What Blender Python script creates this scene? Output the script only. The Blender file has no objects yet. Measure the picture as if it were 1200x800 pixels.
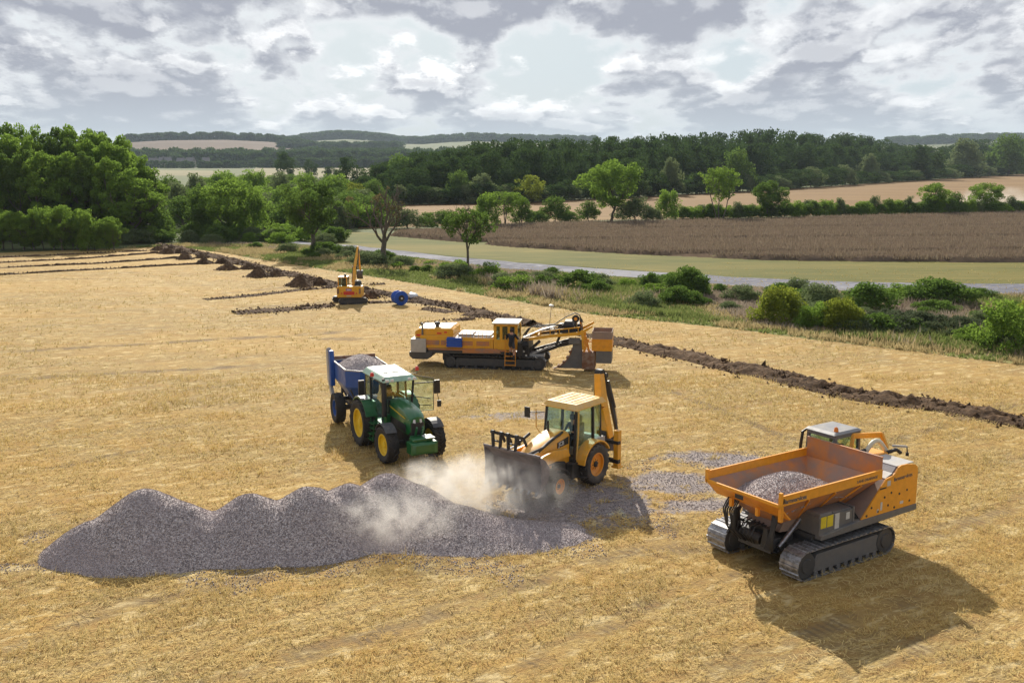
import bpy, bmesh, math, random
import numpy as np
from mathutils import Vector, Matrix

random.seed(7)
RNG = np.random.default_rng(7)
C = bpy.context.scene.collection
S = bpy.context.scene
PI = math.pi
R = math.radians

# ------------------------------------------------------------------ camera
F, HC, YH = 1185.0, 11.2, 185.0          # focal length in photo pixels, camera height, horizon row
TH = math.atan((400 - YH) / F)
cam_d = bpy.data.cameras.new("camera"); cam = bpy.data.objects.new("camera", cam_d); C.objects.link(cam)
cam_d.sensor_width = 36; cam_d.lens = 36 * F / 1200; cam_d.clip_start = 0.3; cam_d.clip_end = 12000
cam.location = (0, 0, HC); cam.rotation_euler = (PI / 2 - TH, 0, 0)
S.camera = cam

# ------------------------------------------------------------------ sky, sun, exposure
SUN_EL, SUN_AZ = 30.0, -8.5              # azimuth from +Y, towards -X is negative
S.view_settings.view_transform = 'Standard'; S.view_settings.look = 'None'
S.view_settings.exposure = 0.46; S.view_settings.gamma = 1.0; S.view_settings.use_curve_mapping = False
w = bpy.data.worlds.new("World"); S.world = w; w.use_nodes = True
nt = w.node_tree; nt.nodes.clear()
class G:
    """tiny node-graph helper"""
    def __init__(s, nt): s.nt = nt
    def n(s, t, **kw):
        o = s.nt.nodes.new(t)
        for k, v in kw.items():
            if k.startswith('i_'): 
                key = k[2:]
                key = int(key) if key.isdigit() else key.replace('_', ' ')
                inp = o.inputs[key]
                if isinstance(v, bpy.types.NodeSocket): s.nt.links.new(v, inp)
                else: inp.default_value = v
            else: setattr(o, k, v)
        return o
    def math(s, op, a, b=0.0, c=None, clamp=False):
        o = s.nt.nodes.new('ShaderNodeMath'); o.operation = op; o.use_clamp = clamp
        for i, v in enumerate((a, b) if c is None else (a, b, c)):
            if isinstance(v, bpy.types.NodeSocket): s.nt.links.new(v, o.inputs[i])
            else: o.inputs[i].default_value = v
        return o.outputs[0]
    def mix(s, f, a, b):
        o = s.nt.nodes.new('ShaderNodeMix'); o.data_type = 'RGBA'
        for k, v in ((0, f), (6, a), (7, b)):
            if isinstance(v, bpy.types.NodeSocket): s.nt.links.new(v, o.inputs[k])
            else: o.inputs[k].default_value = v if k == 0 or len(v) == 4 else (*v, 1)
        return o.outputs[2]
    def ss(s, v, a, b, c=0.0, d=1.0, mode='SMOOTHSTEP'):
        o = s.nt.nodes.new('ShaderNodeMapRange'); o.interpolation_type = mode
        s.nt.links.new(v, o.inputs[0])
        for i, q in enumerate((a, b, c, d)): o.inputs[i + 1].default_value = q
        return o.outputs[0]
    def noise(s, vec, scale, detail=4, rough=.55, dist=0.0):
        o = s.n('ShaderNodeTexNoise', i_Scale=scale, i_Detail=detail, i_Roughness=rough, i_Distortion=dist)
        if vec is not None: s.nt.links.new(vec, o.inputs['Vector'])
        return o.outputs[0]
    def mapping(s, vec, scale=(1, 1, 1), rot=(0, 0, 0), loc=(0, 0, 0)):
        o = s.n('ShaderNodeMapping'); s.nt.links.new(vec, o.inputs[0])
        o.inputs['Scale'].default_value = scale; o.inputs['Rotation'].default_value = rot; o.inputs['Location'].default_value = loc
        return o.outputs[0]
g = G(nt)
sky = g.n('ShaderNodeTexSky', sky_type='NISHITA', sun_disc=False, sun_elevation=R(SUN_EL), sun_rotation=R(SUN_AZ), altitude=80, dust_density=1.5)
tc = g.n('ShaderNodeTexCoord').outputs['Generated']
sep = g.n('ShaderNodeSeparateXYZ', i_0=tc)
elev = g.math('MAXIMUM', sep.outputs[2], 0.0)
# cumulus layer seen in perspective: cells get flatter and smaller towards the horizon
inv = g.math('DIVIDE', 1.0, g.math('ADD', elev, 0.11))
cx_ = g.math('MULTIPLY', sep.outputs[0], g.ss(elev, 0, .16, 6.6, 5.8)); cy_ = g.math('MULTIPLY', g.math('LOGARITHM', g.math('ADD', elev, .06), 2.718), 1.7)
cv = g.n('ShaderNodeCombineXYZ', i_0=cx_, i_1=cy_, i_2=sep.outputs[1]).outputs[0]
def cloud(off, det=10):
    v = g.mapping(cv, loc=(11.3, 6.1 + off, 2.2))
    wn = g.n('ShaderNodeTexNoise', i_Vector=v, i_Scale=2.6, i_Detail=float(det), i_Roughness=.72).outputs['Color']
    wv = g.n('ShaderNodeVectorMath', operation='ADD', i_0=v, i_1=g.n('ShaderNodeVectorMath', operation='SCALE', i_0=wn, i_Scale=.42).outputs[0]).outputs[0]
    a1 = g.n('ShaderNodeTexVoronoi', i_Vector=wv, i_Scale=1.5).outputs['Distance']; a2 = g.n('ShaderNodeTexVoronoi', i_Vector=wv, i_Scale=6.5).outputs['Distance']
    q = g.math('ADD', g.math('MULTIPLY', g.noise(v, 1.1, 3, .5), .75), g.math('MULTIPLY', a1, -.27))
    return g.math('ADD', q, g.math('SUBTRACT', .298, g.math('MULTIPLY', a2, .105)))
d0 = cloud(0.0)
d1 = cloud(0.16, 6)                          # the same field one step higher, towards the sun
big = g.noise(g.mapping(cv, loc=(9.3, 2.2, 0)), .45, 2, .5)
def blob(cx, cz, rx, rz):
    a = g.math('POWER', g.math('DIVIDE', g.math('SUBTRACT', sep.outputs[0], cx), rx), 2)
    b = g.math('POWER', g.math('DIVIDE', g.math('SUBTRACT', sep.outputs[2], cz), rz), 2)
    return g.math('POWER', 2.718, g.math('MULTIPLY', g.math('ADD', a, b), -1.0))
dark = g.math('ADD', blob(-.05, .150, .17, .026), g.math('MULTIPLY', blob(.30, .13, .16, .03), .7))
clear = g.math('ADD', g.math('MULTIPLY', blob(-.33, .085, .10, .03), .6), g.math('MULTIPLY', blob(.20, .085, .12, .02), .7))
dens = g.math('ADD', g.math('ADD', d0, g.math('MULTIPLY', g.math('SUBTRACT', big, .5), .22)), g.math('SUBTRACT', g.math('MULTIPLY', dark, .17), g.math('MULTIPLY', clear, .09)))
cover = g.ss(dens, .365, .45)
thick = g.ss(dens, .41, .52)
rim = g.ss(g.math('SUBTRACT', d0, d1), .01, .10)
toward = g.ss(g.n('ShaderNodeVectorMath', operation='DOT_PRODUCT', i_0=tc, i_1=(math.sin(R(SUN_AZ)), math.cos(R(SUN_AZ)), .0)).outputs['Value'], -.9, .9, .62, 1.0)
skyc = g.n('ShaderNodeVectorMath', operation='SCALE', i_0=sky.outputs[0], i_Scale=.05).outputs[0]
veil = g.mix(g.ss(elev, 0, .16, .95, .80), skyc, g.mix(g.ss(elev, .01, .09), (.54, .59, .62), (.50, .58, .635)))
litc = g.mix(g.ss(elev, 0.0, .06), (.52, .57, .61), (.68, .70, .72))
shad = g.mix(g.ss(elev, 0.0, .09), (.42, .465, .52), (.30, .315, .37))
cc = g.mix(thick, litc, shad)
cc = g.mix(g.math('MULTIPLY', rim, g.ss(dens, .45, .60, .95, .35)), cc, g.mix(blob(-.06, .085, .20, .05), (.80, .81, .82), (1.05, 1.05, 1.04)))
col = g.mix(g.math('MULTIPLY', cover, g.ss(elev, .0, .03, .55, .97)), veil, cc)
high = g.ss(elev, .22, .5)                       # overhead the cloud is broken
col = g.mix(high, col, g.mix(g.math('MULTIPLY', cover, .8), g.n('ShaderNodeVectorMath', operation='SCALE', i_0=skyc, i_Scale=2.2).outputs[0], (.66, .68, .72)))
col = g.n('ShaderNodeVectorMath', operation='SCALE', i_0=col, i_Scale=g.math('MULTIPLY', toward, .95)).outputs[0]
bg = g.n('ShaderNodeBackground', i_Color=col, i_Strength=1.0)
g.n('ShaderNodeOutputWorld', i_Surface=bg.outputs[0])

sd = bpy.data.lights.new("sun", 'SUN'); sun = bpy.data.objects.new("sun", sd); C.objects.link(sun)
sd.energy = 5.0; sd.angle = R(0.6); sd.color = (1.0, .93, .80)
sun.rotation_euler = Vector((-math.sin(R(SUN_AZ)) * math.cos(R(SUN_EL)), -math.cos(R(SUN_AZ)) * math.cos(R(SUN_EL)), -math.sin(R(SUN_EL)))).to_track_quat('-Z', 'Y').to_euler()
S.cycles.max_bounces = 8; S.cycles.transparent_max_bounces = 12; S.cycles.volume_bounces = 1

# ------------------------------------------------------------------ surveying: where a bearing seen in the photo meets the land
def ray(px, py):
    u = (400 - py) / F
    return ((px - 600) / F, math.cos(TH) + u * math.sin(TH), -math.sin(TH) + u * math.cos(TH))
def gp(px, py, z=0.0):
    d = ray(px, py); t = (z - HC) / d[2]
    return (d[0] * t, d[1] * t)
def sstep(a, b, v):
    t = np.clip((v - a) / (b - a), 0, 1); return t * t * (3 - 2 * t)
def terrain(x, y):
    x = np.asarray(x, float); y = np.asarray(y, float)
    az = x / np.maximum(y, 1) * F + 600
    h1 = np.interp(az, [60, 150, 200, 270, 320, 350, 400, 440], [30, 41, 46, 47, 43, 38, 22, 0]) * sstep(1350, 2150, y)
    h2 = (np.interp(az, [250, 340, 370, 400, 440, 480, 520, 560, 600, 700, 1000, 1100, 1160, 1300], [30, 44, 56, 64, 60, 48, 55, 58, 52, 50, 46, 52, 58, 50]) + 1.5 * np.sin(x * .011 + 1)) * sstep(1900, 2900, y)
    h3 = 24 * sstep(1200, 1900, y)
    return np.maximum(np.maximum(h1, h2), h3) * 1.0

# ------------------------------------------------------------------ materials
def mat(name, col, rough=.6, metal=0.0, var=.12, vscale=6.0, bump=0.0, bscale=30.0, col2=None, dust=0.0, dcol=(.36, .30, .22), spec=.5, coat=0.0):
    m = bpy.data.materials.new(name); m.use_nodes = True
    g = G(m.node_tree); b = m.node_tree.nodes['Principled BSDF']
    tc = g.n('ShaderNodeTexCoord').outputs['Object']
    n = g.noise(tc, vscale, 5, .6)
    c2 = col2 if col2 else tuple(c * .6 for c in col)
    c = g.mix(g.ss(n, .35, .7, 0, 1 if col2 else var * 2.5), col, c2)
    if dust:
        nz = g.n('ShaderNodeSeparateXYZ', i_0=g.n('ShaderNodeNewGeometry').outputs['Normal']).outputs[2]
        up = g.ss(nz, -.2, .9, .35, 1.0)
        dn = g.ss(g.noise(g.mapping(tc, loc=(5, 3, 1)), 2.3, 7, .65), .36, .68)
        c = g.mix(g.math('MULTIPLY', g.math('MULTIPLY', dn, up), dust), c, dcol)
        r = g.math('ADD', rough, g.math('MULTIPLY', dn, .25)); m.node_tree.links.new(r, b.inputs['Roughness'])
    else: b.inputs['Roughness'].default_value = rough
    m.node_tree.links.new(c, b.inputs['Base Color'])
    b.inputs['Metallic'].default_value = metal; b.inputs['Specular IOR Level'].default_value = spec
    b.inputs['Coat Weight'].default_value = coat
    if bump:
        bn = g.n('ShaderNodeBump', i_Strength=bump, i_Distance=.02, i_Height=g.noise(tc, bscale, 4, .6))
        m.node_tree.links.new(bn.outputs[0], b.inputs['Normal'])
    return m
M = {}
M['orange'] = mat('orange_paint', (.86, .33, .010), .38, dust=.45, dcol=(.54, .31, .14), coat=.2)
M['orange_side'] = mat('orange_panel_paint', (.88, .37, .014), .4, dust=.25, dcol=(.50, .30, .13), coat=.2)
M['yellow'] = mat('yellow_paint', (.86, .42, .014), .36, dust=.35, dcol=(.52, .37, .18), coat=.25)
M['loader_yellow'] = mat('loader_paint', (.86, .40, .015), .34, dust=.45, dcol=(.5, .34, .18), coat=.3)
M['roof_yellow'] = mat('roof_paint', (.78, .45, .08), .3, dust=.5, dcol=(.62, .5, .3), coat=.3)
M['dusty_orange'] = mat('dusty_orange_paint', (.60, .22, .05), .6, col2=(.34, .20, .15), vscale=1.6, dust=.8, dcol=(.32, .24, .20))
M['dusty_plate'] = mat('dusty_plate', (.27, .20, .17), .7, col2=(.34, .24, .18), vscale=2.0)
M['grey'] = mat('grey_paint', (.14, .14, .145), .5, dust=.5)
M['dgrey'] = mat('dark_grey_paint', (.055, .056, .06), .5, dust=.5, dcol=(.22, .19, .15))
M['lgrey'] = mat('light_grey_paint', (.46, .45, .44), .45, dust=.5, dcol=(.42, .37, .30))
M['white'] = mat('white_paint', (.78, .77, .72), .4, dust=.3)
M['cream'] = mat('cream_hose', (.74, .68, .52), .5)
M['steel'] = mat('worn_steel', (.42, .42, .44), .32, metal=.85, col2=(.22, .2, .19), vscale=14)
M['track'] = mat('track_steel', (.42, .42, .44), .38, metal=.6, col2=(.20, .19, .18), vscale=9, dust=.25, dcol=(.25, .21, .16))
M['black'] = mat('black_parts', (.018, .018, .019), .45, dust=.4, dcol=(.14, .12, .10))
M['rubber'] = mat('tyre_rubber', (.022, .022, .023), .75, dust=.55, dcol=(.13, .11, .09), bump=.3)
M['rubber_dusty'] = mat('dusty_tyre_rubber', (.05, .046, .043), .8, dust=.95, dcol=(.21, .175, .14), bump=.3)
M['green'] = mat('green_paint', (.012, .125, .032), .28, dust=.2, dcol=(.10, .20, .09), coat=.5)
M['pale_green'] = mat('pale_green_roof', (.30, .46, .33), .35, dust=.35, dcol=(.5, .55, .45), coat=.3)
M['rim_yellow'] = mat('yellow_rim', (.82, .56, .012), .4, dust=.2)
M['blue'] = mat('blue_paint', (.010, .085, .38), .4, dust=.25, dcol=(.15, .18, .26), coat=.2)
M['bright_blue'] = mat('bright_blue_plastic', (.010, .085, .46), .4)
M['rust'] = mat('rusty_plate', (.20, .085, .04), .8, col2=(.30, .22, .17), vscale=4)
M['red'] = mat('red_plastic', (.70, .045, .03), .35)
M['amber'] = mat('amber_lens', (.80, .22, .02), .25)
M['sticker'] = mat('white_sticker', (.62, .62, .60), .5)
M['ystick'] = mat('yellow_sticker', (.78, .62, .03), .5)
M['chrome'] = mat('ram_chrome', (.7, .7, .72), .15, metal=1)
M['lamp'] = mat('headlamp_glass', (.72, .74, .75), .12)
M['skin'] = mat('skin', (.50, .27, .18), .55)
M['navy'] = mat('navy_cloth', (.016, .018, .028), .85)
M['jean'] = mat('work_trousers', (.05, .055, .075), .85)
M['shirt'] = mat('brown_shirt', (.16, .10, .06), .85)
M['hair'] = mat('dark_hair', (.03, .02, .015), .7)
M['mesh'] = mat('grille_mesh', (.42, .42, .43), .5, col2=(.22, .22, .24), vscale=60)
M['bag'] = mat('white_plastic_sack', (.74, .74, .74), .45, bump=.6, bscale=8)
def glass(name, tint, refl=.16):
    m = bpy.data.materials.new(name); m.use_nodes = True; nt = m.node_tree; nt.nodes.clear(); g = G(nt)
    t = g.n('ShaderNodeBsdfTransparent', i_Color=(*tint, 1)); gl = g.n('ShaderNodeBsdfGlossy', i_Roughness=.04, i_Color=(.85, .95, .92, 1))
    f = g.n('ShaderNodeFresnel', i_IOR=1.5).outputs[0]
    mx = g.n('ShaderNodeMixShader', i_0=g.math('MULTIPLY', g.math('ADD', f, refl, clamp=True), .45), i_1=t.outputs[0], i_2=gl.outputs[0])
    g.n('ShaderNodeOutputMaterial', i_Surface=mx.outputs[0]); return m
M['glass'] = glass('green_tinted_glass', (.83, .92, .885), .05)
M['glass_dark'] = glass('dark_tinted_glass', (.5, .58, .57), .10)

# ------------------------------------------------------------------ mesh helpers
def nm(o): return o
def link(name, me, m=None, parent=None, loc=None, rot=None):
    o = bpy.data.objects.new(name, me); C.objects.link(o)
    if m is not None and me is not None and len(me.materials) == 0: me.materials.append(m)
    if parent is not None: o.parent = parent
    if loc: o.location = loc
    if rot: o.rotation_euler = rot
    return o
def npmesh(name, V, Fc, n, m=None, smooth=False):
    """V (k,3), Fc (f,n) -> mesh"""
    V = np.asarray(V, np.float32); Fc = np.asarray(Fc, np.int32)
    me = bpy.data.meshes.new(name); me.vertices.add(len(V)); me.vertices.foreach_set('co', V.ravel())
    me.loops.add(Fc.size); me.loops.foreach_set('vertex_index', Fc.ravel())
    me.polygons.add(len(Fc)); me.polygons.foreach_set('loop_start', np.arange(0, Fc.size, n, dtype=np.int32))
    me.polygons.foreach_set('loop_total', np.full(len(Fc), n, np.int32))
    if smooth: me.polygons.foreach_set('use_smooth', np.ones(len(Fc), bool))
    me.update(calc_edges=True)
    if m: me.materials.append(m)
    return me
def setrnd(me, vals):
    a = me.attributes.new('rnd', 'FLOAT', 'POINT'); a.data.foreach_set('value', np.asarray(vals, np.float32))
def tag(o, label=None, cat=None, group=None, kind=None):
    if label: o['label'] = label
    if cat: o['category'] = cat
    if group: o['group'] = group
    if kind: o['kind'] = kind
    return o
def thing(name, label, cat, loc, deg=0, group=None):
    o = bpy.data.objects.new(name, None); C.objects.link(o); o.location = loc; o.rotation_euler = (0, 0, R(deg)); o.empty_display_size = .3
    return tag(o, label, cat, group)
class MB:
    def __init__(s): s.v = []; s.f = []
    def add(s, vs, fs):
        k = len(s.v); s.v += [tuple(v) for v in vs]; s.f += [tuple(i + k for i in f) for f in fs]; return s
    def hexa(s, p):   # 8 corner points: bottom ring 4, top ring 4
        return s.add(p, [(3, 2, 1, 0), (4, 5, 6, 7), (0, 1, 5, 4), (1, 2, 6, 5), (2, 3, 7, 6), (3, 0, 4, 7)])
    def box(s, x0, x1, y0, y1, z0, z1, tx=0, ty=0):
        return s.hexa([(x0, y0, z0), (x1, y0, z0), (x1, y1, z0), (x0, y1, z0), (x0 + tx, y0 + ty, z1), (x1 - tx, y0 + ty, z1), (x1 - tx, y1 - ty, z1), (x0 + tx, y1 - ty, z1)])
    def prism(s, prof, y0, y1, axis='y'):
        """profile of (a,b) extruded from y0 to y1; a=x,b=z for axis y; a=y,b=z for axis x; a=x,b=y for axis z"""
        n = len(prof)
        def P(a, b, c): return {'y': (a, c, b), 'x': (c, a, b), 'z': (a, b, c)}[axis]
        vs = [P(a, b, y0) for a, b in prof] + [P(a, b, y1) for a, b in prof]
        fs = [tuple(range(n)), tuple(range(2 * n - 1, n - 1, -1))] + [(i, n + i, n + (i + 1) % n, (i + 1) % n) for i in range(n)]
        return s.add(vs, fs)
    def beam(s, a, b, w, h, w2=None, h2=None, up=(0, 0, 1)):
        a, b = Vector(a), Vector(b); d = (b - a).normalized(); u = Vector(up)
        if abs(d.dot(u)) > .97: u = Vector((1, 0, 0))
        sx = d.cross(u).normalized(); uz = sx.cross(d).normalized(); w2 = w2 or w; h2 = h2 or h
        r = lambda p, w, h: [p - sx * w / 2 - uz * h / 2, p + sx * w / 2 - uz * h / 2, p + sx * w / 2 + uz * h / 2, p - sx * w / 2 + uz * h / 2]
        return s.hexa(r(a, w, h) + r(b, w2, h2))
    def tube(s, pts, r, seg=8, caps=True):
        pts = [Vector(p) for p in pts]; n = len(pts); rs = r if isinstance(r, (list, tuple)) else [r] * n
        vs = []; prev = None
        for i, p in enumerate(pts):
            d = (pts[min(i + 1, n - 1)] - pts[max(i - 1, 0)]).normalized()
            u = prev if prev is not None else (Vector((0, 0, 1)) if abs(d.z) < .9 else Vector((1, 0, 0)))
            sx = d.cross(u); sx = sx.normalized() if sx.length > 1e-6 else Vector((1, 0, 0)); uy = sx.cross(d).normalized(); prev = uy
            vs += [p + (sx * math.cos(a) + uy * math.sin(a)) * rs[i] for a in [2 * PI * k / seg for k in range(seg)]]
        fs = [(i * seg + k, i * seg + (k + 1) % seg, (i + 1) * seg + (k + 1) % seg, (i + 1) * seg + k) for i in range(n - 1) for k in range(seg)]
        if caps: fs += [tuple(range(seg - 1, -1, -1)), tuple((n - 1) * seg + k for k in range(seg))]
        return s.add(vs, fs)
    def lathe(s, prof, c, axis='y', seg=32, caps=True):
        """profile of (radius, offset along axis) about centre c"""
        n = len(prof); vs = []
        for r, h in prof:
            for k in range(seg):
                a = 2 * PI * k / seg; p, q = r * math.cos(a), r * math.sin(a)
                vs.append({'y': (c[0] + p, c[1] + h, c[2] + q), 'x': (c[0] + h, c[1] + p, c[2] + q), 'z': (c[0] + p, c[1] + q, c[2] + h)}[axis])
        fs = [(i * seg + k, i * seg + (k + 1) % seg, (i + 1) * seg + (k + 1) % seg, (i + 1) * seg + k) for i in range(n - 1) for k in range(seg)]
        if caps: fs += [tuple(range(seg)), tuple((n - 1) * seg + k for k in range(seg))]
        return s.add(vs, fs)
    def build(s, name, m, parent=None, bevel=0.0, smooth=False, auto=True):
        me = bpy.data.meshes.new(name); me.from_pydata(s.v, [], s.f); me.update()
        bm = bmesh.new(); bm.from_mesh(me); bmesh.ops.recalc_face_normals(bm, faces=bm.faces); bm.to_mesh(me); bm.free()
        o = link(name, me, m, parent)
        if bevel:
            b = o.modifiers.new('bevel', 'BEVEL'); b.width = bevel; b.segments = 2; b.limit_method = 'ANGLE'; b.angle_limit = R(35); b.harden_normals = False
        if smooth:
            for p in me.polygons: p.use_smooth = True
            try: me.set_sharp_from_angle(angle=R(40))
            except Exception: pass
        return o
def text(txt, size, m, parent, loc, xdir, updir, name='lettering', depth=.006, bold=.0, shear=0.0):
    """real raised letters; xdir = reading direction, updir = up the letters"""
    cu = bpy.data.curves.new(name, 'FONT'); cu.body = txt; cu.size = size; cu.extrude = depth; cu.offset = bold; cu.align_x = 'LEFT'; cu.shear = shear
    t = bpy.data.objects.new(name, cu); C.objects.link(t)
    dg = bpy.context.evaluated_depsgraph_get(); me = bpy.data.meshes.new_from_object(t.evaluated_get(dg)); bpy.data.objects.remove(t)
    x = Vector(xdir).normalized(); y = Vector(updir).normalized(); z = x.cross(y)
    mt = Matrix.Identity(4)
    for i in range(3): mt[i][0], mt[i][1], mt[i][2], mt[i][3] = x[i], y[i], z[i], loc[i]
    me.transform(mt); me.materials.clear(); me.materials.append(m)
    return link(name, me, None, parent)
def arc(c, r, a0, a1, n): return [(c[0] + r * math.cos(R(a0 + (a1 - a0) * i / n)), c[1] + r * math.sin(R(a0 + (a1 - a0) * i / n))) for i in range(n + 1)]
def wheel(parent, x, y, r, w, rr, rim_m, tyre_m, lugs=22, side=1, steer=0.0, lug_h=.045):
    """tyre is the wheel part; rim and hub are its sub-parts. side = +1 when the outer face looks to +y"""
    b = MB(); h = w / 2
    b.lathe([(rr, -h * .72), (rr * 1.25, -h * .92), (r * .86, -h), (r - .06, -h * .88), (r - .045, -h * .6), (r - .045, h * .6), (r - .06, h * .88), (r * .86, h), (rr * 1.25, h * .92), (rr, h * .72), (rr, -h * .72)], (0, 0, 0), 'y', 40, caps=False)
    for k in range(lugs * 2):
        s = 1 if k % 2 else -1; a = 2 * PI * k / (lugs * 2)
        def P(aa, yy, rad): return (rad * math.cos(aa), yy, rad * math.sin(aa))
        wd = 2 * PI / lugs * .17; sk = 2 * PI / lugs * .75
        q = [P(a - wd, 0, r - .05), P(a + wd, 0, r - .05), P(a + wd + sk, s * h * .97, r - .07), P(a - wd + sk, s * h * .97, r - .07),
             P(a - wd * .8, 0, r - .05 + lug_h), P(a + wd * .8, 0, r - .05 + lug_h), P(a + wd * .8 + sk, s * h * .93, r - .06 + lug_h * .8), P(a - wd * .8 + sk, s * h * .93, r - .06 + lug_h * .8)]
        b.hexa(q)
    o = b.build('wheel', tyre_m, parent, smooth=True); o.location = (x, y, r); o.rotation_euler = (0, 0, steer)
    d = MB(); s = side
    d.lathe([(rr + .012, s * h * .60), (rr + .012, s * h * .75), (rr * .93, s * h * .74), (rr * .90, s * h * .35), (rr * .55, s * h * .12), (rr * .50, s * h * .30), (rr * .30, s * h * .36), (.01, s * h * .36)], (0, 0, 0), 'y', 32, caps=False)
    d.lathe([(rr + .012, -s * h * .70), (rr * .9, -s * h * .5), (.01, -s * h * .4)], (0, 0, 0), 'y', 24, caps=False)
    rim = d.build('rim', rim_m, o, smooth=True)
    e = MB(); e.lathe([(rr * .28, s * h * .3), (rr * .28, s * h * .52), (rr * .20, s * h * .6), (.01, s * h * .6)], (0, 0, 0), 'y', 16)
    for k in range(8):
        a = 2 * PI * k / 8; e.lathe([(.016, s * h * .33), (.016, s * h * .42), (.004, s * h * .42)], (rr * .4 * math.cos(a), 0, rr * .4 * math.sin(a)), 'y', 6)
    e.build('hub', M['black'] if rim_m is not M['rim_yellow'] else M['rim_yellow'], o, smooth=True)
    return o
def crawler(parent, x0, x1, y0, y1, h, n, m=None, frame_m=None, out=-1):
    """steel crawler track along x: belt with grouser shoes, sprocket, idler, side frame"""
    r = h / 2; L = (x1 - x0) - h; per = 2 * L + 2 * PI * r; b = MB()
    def P(s):
        s %= per
        if s < L: return (x0 + r + s, h), 0.0
        s -= L
        if s < PI * r: a = PI / 2 - s / r; return (x1 - r + r * math.cos(a), r + r * math.sin(a)), a - PI / 2
        s -= PI * r
        if s < L: return (x1 - r - s, 0), -PI
        s -= L; a = -PI / 2 - s / r; return (x0 + r + r * math.cos(a), r + r * math.sin(a)), a - PI / 2
    pitch = per / n
    for k in range(n):
        (cx, cz), a = P(k * pitch); t = (math.cos(a), math.sin(a)); nn = (-t[1], t[0])
        if nn[0] * (cx - (x0 + x1) / 2) * (0 if x0 + r < cx < x1 - r else 1) + nn[1] * (cz - r) < 0: nn = (-nn[0], -nn[1])
        def q(u, v): return (cx + t[0] * u + nn[0] * v, cz + t[1] * u + nn[1] * v)
        prof = [q(-pitch * .46, -.035), q(pitch * .46, -.035), q(pitch * .46, -.020), q(pitch * .02, -.016), q(-pitch * .06, .012), q(-pitch * .26, .012), q(-pitch * .30, -.016), q(-pitch * .46, -.020)]
        b.prism(prof, y0, y1)
    belt = b.build('track_belt', m or M['track'], parent)
    ym = (y0 + y1) / 2
    c = MB()
    for s in (0, 1):   # track chain inside the shoes
        prof = arc((x0 + r, r), r - .045, 90, 270, 10) + arc((x1 - r, r), r - .045, 270, 450, 10)
    for yy in (ym - .10, ym + .06): 
        inn = arc((x0 + r, r), r - .12, 90, 270, 10) + arc((x1 - r, r), r - .12, 270, 450, 10); k = len(prof)
        vs = [(a, yy, z) for a, z in prof] + [(a, yy + .05, z) for a, z in prof] + [(a, yy, z) for a, z in inn] + [(a, yy + .05, z) for a, z in inn]
        fs = []
        for i in range(k):
            j = (i + 1) % k; fs += [(i, j, 2 * k + j, 2 * k + i), (k + i, 3 * k + i, 3 * k + j, k + j), (i, k + i, k + j, j), (2 * k + i, 2 * k + j, 3 * k + j, 3 * k + i)]
        c.add(vs, fs)
    c.build('track_chain', M['black'], belt)
    f = MB(); f.prism([(x0 + h * .9, .16), (x1 - h * .75, .16), (x1 - h * .7, h * .55), (x1 - h * .9, h * .78), (x0 + h, h * .78), (x0 + h * .85, h * .5)], y0 + .07, y1 - .07)
    for k in range(9):
        xx = x0 + h + (x1 - x0 - 2 * h) * k / 8; f.lathe([(.085, 0), (.085, y1 - y0 - .12)], (xx, y0 + .06, .11), 'y', 12)
    f.build('track_frame', frame_m or M['grey'], parent, bevel=.01)
    for nme, xx in (('idler_wheel', x0 + r), ('drive_sprocket', x1 - r)):
        d = MB(); d.lathe([(r - .07, 0), (r - .06, .02), (r - .06, y1 - y0 - .12), (r - .07, y1 - y0 - .10)], (xx, y0 + .05, r), 'y', 26)
        d.lathe([(r * .45, -.03), (r * .5, 0), (r * .5, .05)], (xx, y0 + .05, r), 'y', 18)
        d.build(nme, M['dgrey'], parent, smooth=True)
def copy_tree(o, parent=None):
    c = o.copy(); C.objects.link(c)
    if parent is not None: c.parent = parent
    for ch in o.children: copy_tree(ch, c)
    return c
def person(label, loc, deg, J, Rr, E, zones, hair=True, scale=1.0):
    """one continuous skinned body: J joints {name:(x,y,z)}, Rr radii, E edges, zones {material:[joint names]}"""
    names = list(J); idx = {n: i for i, n in enumerate(names)}
    me = bpy.data.meshes.new('body'); me.from_pydata([J[n] for n in names], [(idx[a], idx[b]) for a, b in E], []); me.update()
    t = bpy.data.objects.new('body_tmp', me); C.objects.link(t)
    t.modifiers.new('s', 'SKIN')
    for i, n in enumerate(names):
        r = Rr.get(n, .05); me.skin_vertices[0].data[i].radius = (r if not isinstance(r, tuple) else r[0], r if not isinstance(r, tuple) else r[1])
        me.skin_vertices[0].data[i].use_root = (n == 'pelvis')
    t.modifiers.new('u', 'SUBSURF').levels = 2
    dg = bpy.context.evaluated_depsgraph_get(); out = bpy.data.meshes.new_from_object(t.evaluated_get(dg)); bpy.data.objects.remove(t)
    out.materials.clear(); ms = list(zones)
    for k in ms: out.materials.append(M[k])
    own = {n: k for k, z in enumerate(ms) for n in zones[ms[k]]}
    P = np.array([J[n] for n in names])
    for p in out.polygons:
        c = np.array(p.center); p.material_index = own.get(names[int(np.argmin(((P - c) ** 2).sum(1)))], 0); p.use_smooth = True
    root = bpy.data.objects.new('person', out); C.objects.link(root); root.location = loc; root.rotation_euler = (0, 0, R(deg)); root.scale = (scale,) * 3
    tag(root, label, 'person')
    if hair:
        h = Vector(J['head']); b = MB(); b.lathe([(.02, .125), (.07, .11), (.10, .07), (.112, .02), (.105, -.04), (.09, -.06)], (h.x - .012, h.y, h.z + .01), 'z', 16)
        b.build('hair', M['hair'], root, smooth=True)
    return root
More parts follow.
